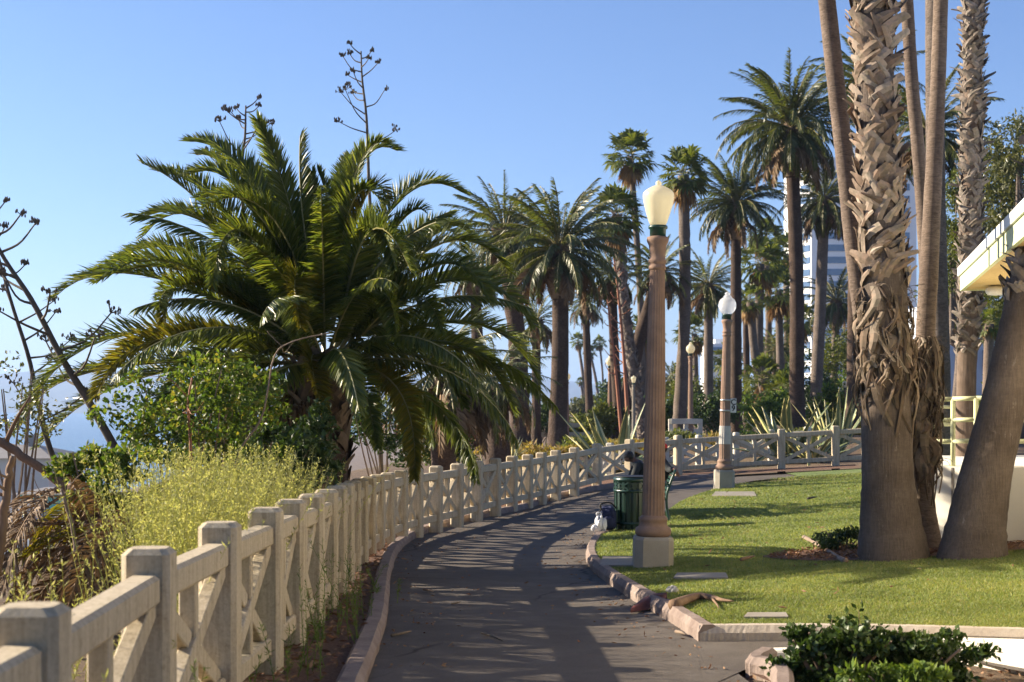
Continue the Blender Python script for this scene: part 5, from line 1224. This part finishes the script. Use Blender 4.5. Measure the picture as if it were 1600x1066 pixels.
for i, (l, x, y, Y, rx, rz, mt, L) in enumerate(far):
    bush('shrub', l, 'shrub', x, y, Y, rx, rz, 2400, L*1.15, L*.62, mt, 110+i, clumps=22, cr=.36, ry=rx*.7, group='shrubs and hedges beyond the fence')
for i, (l, x, y, Y, rx, rz, mt) in enumerate([('bright green fan leaved thicket left of the tallest trunk base', 1195, 640, 58, 44, 34, 'green_weed'), ('yellow green thicket between the two dark trunks at right', 1298, 640, 60, 34, 44, 'bush_leaf'), ('dark thicket left of the second lamp post', 1112, 650, 64, 40, 34, 'dark_leaf'), ('olive thicket behind the huge striped agave', 945, 660, 60, 38, 28, 'hedge_leaf'), ('dark thicket behind the thick date palm trunk', 852, 662, 62, 46, 30, 'dark_leaf'), ('tall olive thicket in front of the white tower', 1330, 560, 84, 40, 70, 'hedge_leaf'), ('dark thicket low behind the red poles', 1035, 650, 66, 34, 36, 'dark_leaf')]):
    bush('thicket', l, 'shrub', x, y, Y, rx, rz, 2600, .2, .1, mt, 320+i, clumps=30, cr=.34, ry=rx*.8, group='thickets between the palm trunks')
cover = [(700, 716, 40, 50, 'ochre_leaf', 'ochre ground cover left of the fence bend agave'), (850, 712, 41, 46, 'ochre_leaf', 'ochre ground cover between the small agaves'), (915, 702, 46, 50, 'hedge_leaf', 'olive ground cover behind the huge agave'), (985, 700, 45, 46, 'ochre_leaf', 'dry ground cover seen left of the nearest lamp column'), (1062, 690, 48, 44, 'hedge_leaf', 'olive ground cover by the white rail fence'), (1120, 698, 45, 44, 'ochre_leaf', 'dry ground cover left of the second lamp post'), (1180, 692, 46, 46, 'dark_leaf', 'dark ground cover under the wide striped agave'), (1255, 686, 48, 52, 'hedge_leaf', 'olive ground cover at the foot of the tallest trunk'), (1335, 690, 45, 50, 'ochre_leaf', 'dry ground cover right of the upright agave'), (1400, 690, 46, 50, 'dark_leaf', 'dark ground cover behind the palm clump')]
for i, (x, y, Y, rx, mt, l) in enumerate(cover):
    bush('ground_cover', l, 'plant', x, y, Y, rx, 17, 1900, .17, .07, mt, 260+i, clumps=26, cr=.34, ry=rx*1.3, group='ground cover beyond the fence')
# big trees at right
def tree(label, foot, crowns, Y, n, L, w, mat, seed, tr=.3):
    f = P(*foot, Y); root = thing('gum_tree', label, 'tree', (f[0], f[1], G(f[0], f[1])), 'leafy trees behind the palms at right'); g_ = np.random.default_rng(seed)
    t = MB(); c0 = np.array(P(crowns[0][0], crowns[0][1], Y)); t.tube(spline([(f[0], f[1], G(f[0], f[1])-.2), (f[0]+.2, f[1], (f[2]+c0[2])/2), tuple(c0)], 14), np.linspace(tr, tr*.06, 14), 10)
    for (x, y, rx, rz, dz) in crowns:
        c = np.array(P(x, y, Y+dz)); b = c0*.5+np.array(f)*.5; t.tube(spline([b, (b+c)/2+np.array((0, 0, .3)), c], 8), np.linspace(tr*.3, tr*.04, 8), 6)
    t.build('trunk', 'bark_grey', root, True)
    m = MB()
    for (x, y, rx, rz, dz) in crowns:
        s = FX/(Y+dz); c = P(x, y, Y+dz); leaves(m, blob_points(int(n*rx*rz/4000), c, (rx/s, rx/s, rz/s), g_, .3, 22, .34), int(n*rx*rz/4000), L, w, g_, 0, .7)
    m.build('crown', mat, root); return root
tree('dark leafy tree filling the upper right behind the bristly trunk', (1590, 690), [(1590, 230, 70, 60, 0), (1560, 300, 60, 70, 2), (1620, 330, 80, 110, 1), (1560, 420, 55, 60, -1), (1640, 180, 60, 50, 3)], 44, 2400, .2, .07, 'gum_leaf', 141, .4)
tree('sunlit olive tree between the smooth trunks and the bristly trunk', (1490, 690), [(1485, 380, 34, 70, 0), (1480, 470, 36, 70, 1), (1550, 490, 40, 60, 2), (1495, 300, 26, 40, 2)], 40, 3400, .16, .055, 'hedge_leaf', 142, .25)

# ================================================================== BUILDINGS
def building(name, label, x0, x1, y0, y1, z0, z1, wall, cat='building'):
    root = thing(name, label, cat, ((x0+x1)/2, y0, z0)); m = MB(); m.box(((x0+x1)/2, (y0+y1)/2, (z0+z1)/2), (x1-x0, y1-y0, z1-z0)); m.build('wall', wall, root); return root
YT = 410.; X0, X1 = (1268-CX)/FX*YT, (1432-CX)/FX*YT; xc = (1254-CX)/FX*YT; ztop = EYE+(HY-246)/FX*YT
root = thing('tower', 'white high rise with rows of blue windows behind the palms', 'tower', ((X0+X1)/2, YT, 0))
m = MB(); ch = X0-xc
poly = [(X0, YT), (X1, YT), (X1, YT+28), (xc, YT+28), (xc, YT+ch*1.6)]; k = len(poly)
m.add([(x, y, 0) for x, y in poly]+[(x, y, ztop) for x, y in poly], [tuple(range(k, 2*k))]+[(i, (i+1) % k, (i+1) % k+k, i+k) for i in range(k)]); m.build('wall', 'tower_white', root)
fh = 3.5; nfl = int(ztop/fh)
for f in range(1, nfl-1):
    z = ztop-f*fh-1.6
    m = MB(); m.box(((X0+3.6+X1-2)/2, YT-.02, z), (X1-2-X0-3.6, .3, 1.9)); 
    m.build('window', 'tower_glass', root)
    m = MB(); d = Vector((X0-xc, -ch*1.6, 0)).normalized(); a = Vector((xc, YT+ch*1.6, z))+d*.5; b = Vector((X0, YT, z))-d*.6; m.bar(a, b, .3, 1.9); m.build('window', 'tower_glass', root)
m = MB(); m.box(((X0+X1)/2+3, YT+12, ztop+2), (14, 12, 4)); m.build('roof_box', 'tower_white', root)
s = FX/260; a, b = P(1112, 560, 260), P(1140, 537, 260)
root = building('office_block', 'small white block with flat roof seen beside the second lamp post', a[0], b[0], 260, 275, -1, b[2], 'tower_white')
for k in range(4):
    m = MB(); m.box(((a[0]+b[0])/2, 259.9, b[2]-1.3-k*3.1), ((b[0]-a[0])*.9, .3, 1.3)); m.build('window', 'tower_glass', root)
m = MB(); m.box(((a[0]+b[0])/2+.8, 266, b[2]+.5), (2.5, 4, 1)); m.build('roof_box', 'tower_white', root)
a, b = P(1474, 700, 92), P(1640, 470, 92)
root = building('apartment_block', 'pale blue grey wall of a block glimpsed behind the trunks at right', a[0], b[0], 92, 104, -1, b[2], 'blue_wall')
for k in range(4):
    for j in range(4):
        m = MB(); m.box((a[0]+1.3+j*1.7, 91.96, b[2]-1.4-k*2.4), (.9, .2, 1.2)); m.build('window', 'tower_glass', root)
# houses under the bluff
def house(label, px0, px1, pye, pyr, Y, depth, wall, roof, zb=-26, chim=True):
    a, b = P(px0, pye, Y), P(px1, pye, Y); zr = P(0, pyr, Y)[2]; root = building('beach_house', label, a[0], b[0], Y, Y+depth, zb, a[2], wall, 'house')
    m = MB(); o = .8; x0, x1, y0, y1, z = a[0]-o, b[0]+o, Y-o, Y+depth+o, a[2]; i = min(x1-x0, y1-y0)*.36
    m.add([(x0, y0, z), (x1, y0, z), (x1, y1, z), (x0, y1, z), (x0+i, (y0+y1)/2, zr), (x1-i, (y0+y1)/2, zr)], [(0, 1, 5, 4), (1, 2, 5), (2, 3, 4, 5), (3, 0, 4), (3, 2, 1, 0)]); r_ = m.build('roof', roof, root)
    if chim: m = MB(); m.box((b[0]-i*.9, Y+depth*.45, zr+.3), (1., 1., 2.2), None, 0, .05); m.build('chimney', 'house_roof', r_)
    return root
house('pale house with a hipped grey roof below the bluff at left', -60, 76, 716, 697, 190, 14, 'house_wall', 'house_roof', -26)
house('low turquoise pool house below the bluff at left', 30, 112, 772, 764, 150, 7, 'turquoise', 'house_roof', -26, False)
house('house with a blue grey roof at the lower left edge', -90, 30, 880, 800, 70, 12, 'house_wall', 'blue_roof', -26, False)

# the park building at right: raised terrace with pipe railing, long sunlit wall under an overhanging eave
xw, yA_, yB_ = 5.37, 16.2, 18.6; ztA, ztB = .99, .90; zg = G(xw, 17)-.3
root = thing('terrace_wall', 'white retaining wall of the raised terrace behind the leaning palm', 'wall', (5.3, 15.8, zg)); m = MB()
pg = [(5.3, 15.8, 1.0), (6.7, 15.8, 1.0), (7.9, 21.4, .93), (6.28, 21.4, .93), (4.77, 16.33, .994)]; k = len(pg)
m.add([(x, y, zg) for x, y, z in pg]+pg, [(i, (i+1) % k, (i+1) % k+k, i+k) for i in range(k)]+[tuple(range(k, 2*k))]); m.build('wall', 'white_wall', root)
m = MB(); m.box((4.985, 16.11, (zg+.985)/2), (.014, .02, .985-zg), Matrix.Rotation(R(45), 3, 'Z')); m.build('seam', 'slab', root)
def railing(label, pts, hs, posts):
    root = thing('pipe_railing', label, 'railing', (*pts[0][:2], pts[0][2]), 'pale green pipe railings on the terrace'); b = [Vector(p) for p in pts]
    for p in b:
        m = MB(); m.tube([p-Vector((0, 0, .05)), p+Vector((0, 0, hs[-1]))], .028, 10); m.build('post', 'pale_green', root, True)
    for h in hs:
        m = MB()
        for i in range(len(b)-1):
            e = (b[i+1]-b[i]).normalized()*(.06 if h == hs[-1] else 0)
            m.tube([b[i]+Vector((0, 0, h))-(e if i == 0 else e*0), b[i+1]+Vector((0, 0, h))+(e if i == len(b)-2 else e*0)], .027, 10)
        m.build('rail', 'pale_green', root, True)
q0, q1, q2 = P(1456, 728, 16.34), P(1489, 728, 16.18), P(1525, 728, 15.98)
railing('pale green three bar pipe railing on the front of the white terrace', [q0, q1, q2, (6.5, 15.95, 1.0)], [.28, .52, .76], 3)
q0, q1, q2 = P(1462, 724, 20.9), P(1500, 724, 21.1), P(1550, 726, 21.3)
railing('second pale green railing behind the front one', [q0, q1, q2], [.31, .57, .83], 3)
E0 = np.array((6.3, 20.0)); ED = np.array((-1.4, -6.3)); ED /= np.linalg.norm(ED); EN = np.array((-ED[1], ED[0])); EN = EN if EN[0] > 0 else -EN
ze = EYE+(HY-455)/FX*20.; LB = 14.4
def bp(t, o, z): q = E0+ED*t+EN*o; return (q[0], q[1], z)
root = thing('park_building', 'park building whose pale green eave reaches in at the right edge', 'building', bp(1, 1.5, 0))
def prism(m, a, z0, z1):
    k = len(a); m.add([(*p[:2], z0) for p in a]+[(*p[:2], z1) for p in a], [tuple(range(k-1, -1, -1)), tuple(range(k, 2*k))]+[(i, (i+1) % k, (i+1) % k+k, i+k) for i in range(k)])
m = MB(); m.add([bp(-.03, -.03, ze+.21), bp(LB+.03, -.03, ze+.21), bp(LB+.03, -.03, ze+.33), bp(-.03, -.03, ze+.33), bp(-.03, 4.5, ze+1.6), bp(LB+.03, 4.5, ze+1.6), bp(-.03, 9, ze+.33), bp(LB+.03, 9, ze+.33), bp(-.03, 9, ze+.21), bp(LB+.03, 9, ze+.21)],
  [(0, 1, 2, 3), (3, 2, 5, 4), (4, 5, 7, 6), (6, 7, 9, 8), (0, 8, 9, 1), (0, 3, 4, 6, 8), (1, 9, 7, 5, 2)]); m.build('roof', 'roof_white', root)
m = MB(); prism(m, [bp(0, 0, 0), bp(LB, 0, 0), bp(LB, .05, 0), bp(0, .05, 0)], ze-.0, ze+.208); prism(m, [bp(0, .052, 0), bp(.05, .052, 0), bp(.05, 8.9, 0), bp(0, 8.9, 0)], ze, ze+.208); m.build('fascia', 'fascia', root)
m = MB(); prism(m, [bp(.052, .052, 0), bp(LB, .052, 0), bp(LB, 8.9, 0), bp(.052, 8.9, 0)], ze+.012, ze+.05)
prism(m, [bp(.45, .06, 0), bp(.47, .06, 0), bp(.47, 1.6, 0), bp(.45, 1.6, 0)], ze+.004, ze+.02); m.build('soffit', 'soffit', root)
m = MB(); prism(m, [bp(1.2, .75, 0), bp(LB-.5, .75, 0), bp(LB-.5, 8, 0), bp(1.2, 8, 0)], -.6, ze+.01); m.build('wall', 'pavilion_wall', root)
for t in (2.5, 7.5):
    f = MB(); prism(f, [bp(t, .69, 0), bp(t+1.2, .69, 0), bp(t+1.2, .76, 0), bp(t, .76, 0)], 1.1, 2.3); fr = f.build('window', 'pale_green', root)
    f = MB(); prism(f, [bp(t+.08, .67, 0), bp(t+1.12, .67, 0), bp(t+1.12, .7, 0), bp(t+.08, .7, 0)], 1.18, 2.22); f.build('pane', 'tower_glass', fr)
lp = bp(.75, .4, ze-.125); m = MB(); m.lathe([(.02, 0), (.11, .01), (.14, .05), (.13, .1), (.09, .125), (.02, .13)], 24, lp); m.build('light_fitting', 'sign_white', root, True)
# unseen trees added behind the photographer to close off the sky on that side
for i, (x, y, h, l) in enumerate([(-3.5, -6, 9., 'unseen leafy tree added behind the camera to block sky on the ocean side'), (3.0, -6.5, 9.5, 'unseen leafy tree added behind the camera to block sky at the path edge'), (9.5, -6, 9., 'unseen leafy tree added behind the camera to block sky on the lawn side'), (-9.5, -5, 9., 'unseen leafy tree added behind the camera to block sky at the bluff edge')]):
    root = thing('gum_tree', l, 'tree', (x, y, G(x, y)), 'unseen trees added behind the photographer to block sky'); g_ = np.random.default_rng(800+i); t = MB()
    t.tube(spline([(x, y, -.5), (x+.2, y, h*.35), (x, y+.2, h*.8)], 12), np.linspace(.35, .12, 12), 10); t.build('trunk', 'bark_grey', root, True); m = MB()
    for k in range(10):
        c = np.array((x+g_.uniform(-3., 3.), y+g_.uniform(-1.6, 1.6), h*.2+g_.uniform(0, h*.8))); leaves(m, blob_points(1000, c, (2.2, 1.6, 1.7), g_, .2, 16, .4), 900, .3, .14, g_, 0, .5)
    m.build('crown', 'dark_leaf', root)

# ================================================================== SMALL THINGS ON THE GROUND
def slab(label, px0, py0, px1, py1, mat='slab', dz=.11):
    q = [PG(px0, py1, .1), PG(px1, py1, .1), PG(px1-4, py0, .1), PG(px0+6, py0, .1)]; m = MB()
    V = [(x, y, lawnz(x, y)+.022) for x, y, z in q]; V += [(x, y, z-.15) for x, y, z in V]; m.add(V, [(0, 1, 2, 3), (0, 4, 5, 1), (1, 5, 6, 2), (2, 6, 7, 3), (3, 7, 4, 0)])
    o = m.build('paving_slab', mat, None); tag(o, label, 'slab')
slab('flat concrete slab in the grass left of the lamp plinth', 936, 872, 992, 886)
slab('thin concrete slab in the grass right of the lamp plinth', 1052, 898, 1138, 906)
slab('pale slab lying in the grass close to the front kerb', 1162, 961, 1232, 968)
slab('concrete slab at the foot of the second lamp post', 1112, 764, 1182, 770)
b = [PG(x, y, .1) for x, y in ((1052, 952), (1072, 944), (1092, 938), (1112, 940), (1128, 944), (1146, 946))]
root = thing('fallen_branch', 'bent dry palm stalk lying on the sunlit grass', 'branch', (b[0][0], b[0][1], lawnz(*b[0][:2]))); m = MB()
m.tube([(x, y, lawnz(x, y)+.035) for x, y, z in spline(b, 16)], np.r_[np.linspace(.05, .032, 7), np.linspace(.03, .006, 9)], 8); m.build('limb', 'limb', root, True)
m = MB(); c = spline([b[3], PG(1120, 950, .1), PG(1123, 956, .1)], 6); m.tube([(x, y, lawnz(x, y)+.03) for x, y, z in c], np.linspace(.012, .004, 6), 5); m.build('twig', 'limb', root, True)
b = [PG(x, y) for x, y in ((985, 960), (1005, 953), (1025, 952), (1042, 958))]
root = thing('palm_husk', 'dark red brown palm husk lying against the kerb', 'palm husk', (b[1][0], b[1][1], G(*b[1][:2]))); m = MB(); q = spline(b, 12); V = []
for i, p in enumerate(q):
    t = i/11; wv = .02+.13*math.sin(math.pi*min(1, t*1.05+.06)); h_ = .04+.12*t
    V += [(p[0], p[1]-wv, G(p[0], p[1])+.02), (p[0], p[1]-wv*.4, G(p[0], p[1])+h_), (p[0], p[1]+wv*.5, G(p[0], p[1])+h_*1.1), (p[0], p[1]+wv, G(p[0], p[1])+.03)]
m.add(V, [(i*4+k, i*4+k+1, i*4+5+k, i*4+4+k) for i in range(11) for k in range(3)]+[(0, 1, 2, 3)]); m.build('sheath', 'red_husk', root, True)
m = MB(); 
for k in range(14): p = q[rnd.randint(5, 11)]; m.tube([(p[0], p[1], G(p[0], p[1])+.08), (p[0]+rnd.uniform(-.12, .15), p[1]-rnd.uniform(.05, .2), G(p[0], p[1])+.02)], [.006, .002], 4)
m.build('fibre', 'husk', root)
def stick(label, a, b_, r, mat, name='twig', z=.012, f=G):
    a, b_ = PG(*a), PG(*b_); mid = ((a[0]+b_[0])/2+.01, (a[1]+b_[1])/2+.02); m = MB()
    m.tube([(x, y, f(x, y)+z+r) for x, y in ((a[0], a[1]), mid, (b_[0], b_[1]))], [r, r*.9, r*.4], 6); o = m.build(name, mat, None, True); tag(o, label, 'twig')
stick('dark twig lying in the middle of the path', (752, 993), (786, 1006), .008, 'stalk')
stick('pale dry leaf stalk on the path by the left kerb', (612, 998), (642, 991), .012, 'husk', 'dry_leaf')
stick('short pale stick on the path beside the lawn kerb', (1056, 992), (1071, 997), .014, 'twig')
stick('light scrap of bark on the sunlit stripe of the path', (662, 925), (676, 928), .014, 'twig', 'bark_scrap')
stick('small dry leaf on the path left of centre', (706, 947), (720, 944), .008, 'husk', 'dry_leaf')
stick('dark stick lying on the open lawn near the second lamp', (1262, 795), (1277, 792), .02, 'stalk', 'twig', .1, lawnz)
stick('brown dead branch lying in the grass by the bed edging', (1158, 908), (1178, 902), .02, 'limb', 'twig', .1, lawnz)
a = PG(1051, 926, .1); m = MB(); m.add(*lump((a[0], a[1], lawnz(*a[:2])+.02), (.055, .05, .04), 6, .12)); tag(m.build('stone', 'stone', None, True), 'small grey stone in the grass near the kerb', 'stone')
e = [PG(x, y, .1) for x, y in ((1256, 842), (1272, 850), (1290, 862), (1308, 874), (1322, 880))]
m = MB(); m.tube([(x, y, lawnz(x, y)+.02) for x, y, z in spline(e, 16)], .03, 6); tag(m.build('bed_edging', 'twig', None, True), 'low pale edging along the mulch beside the dark shrub', 'edging')
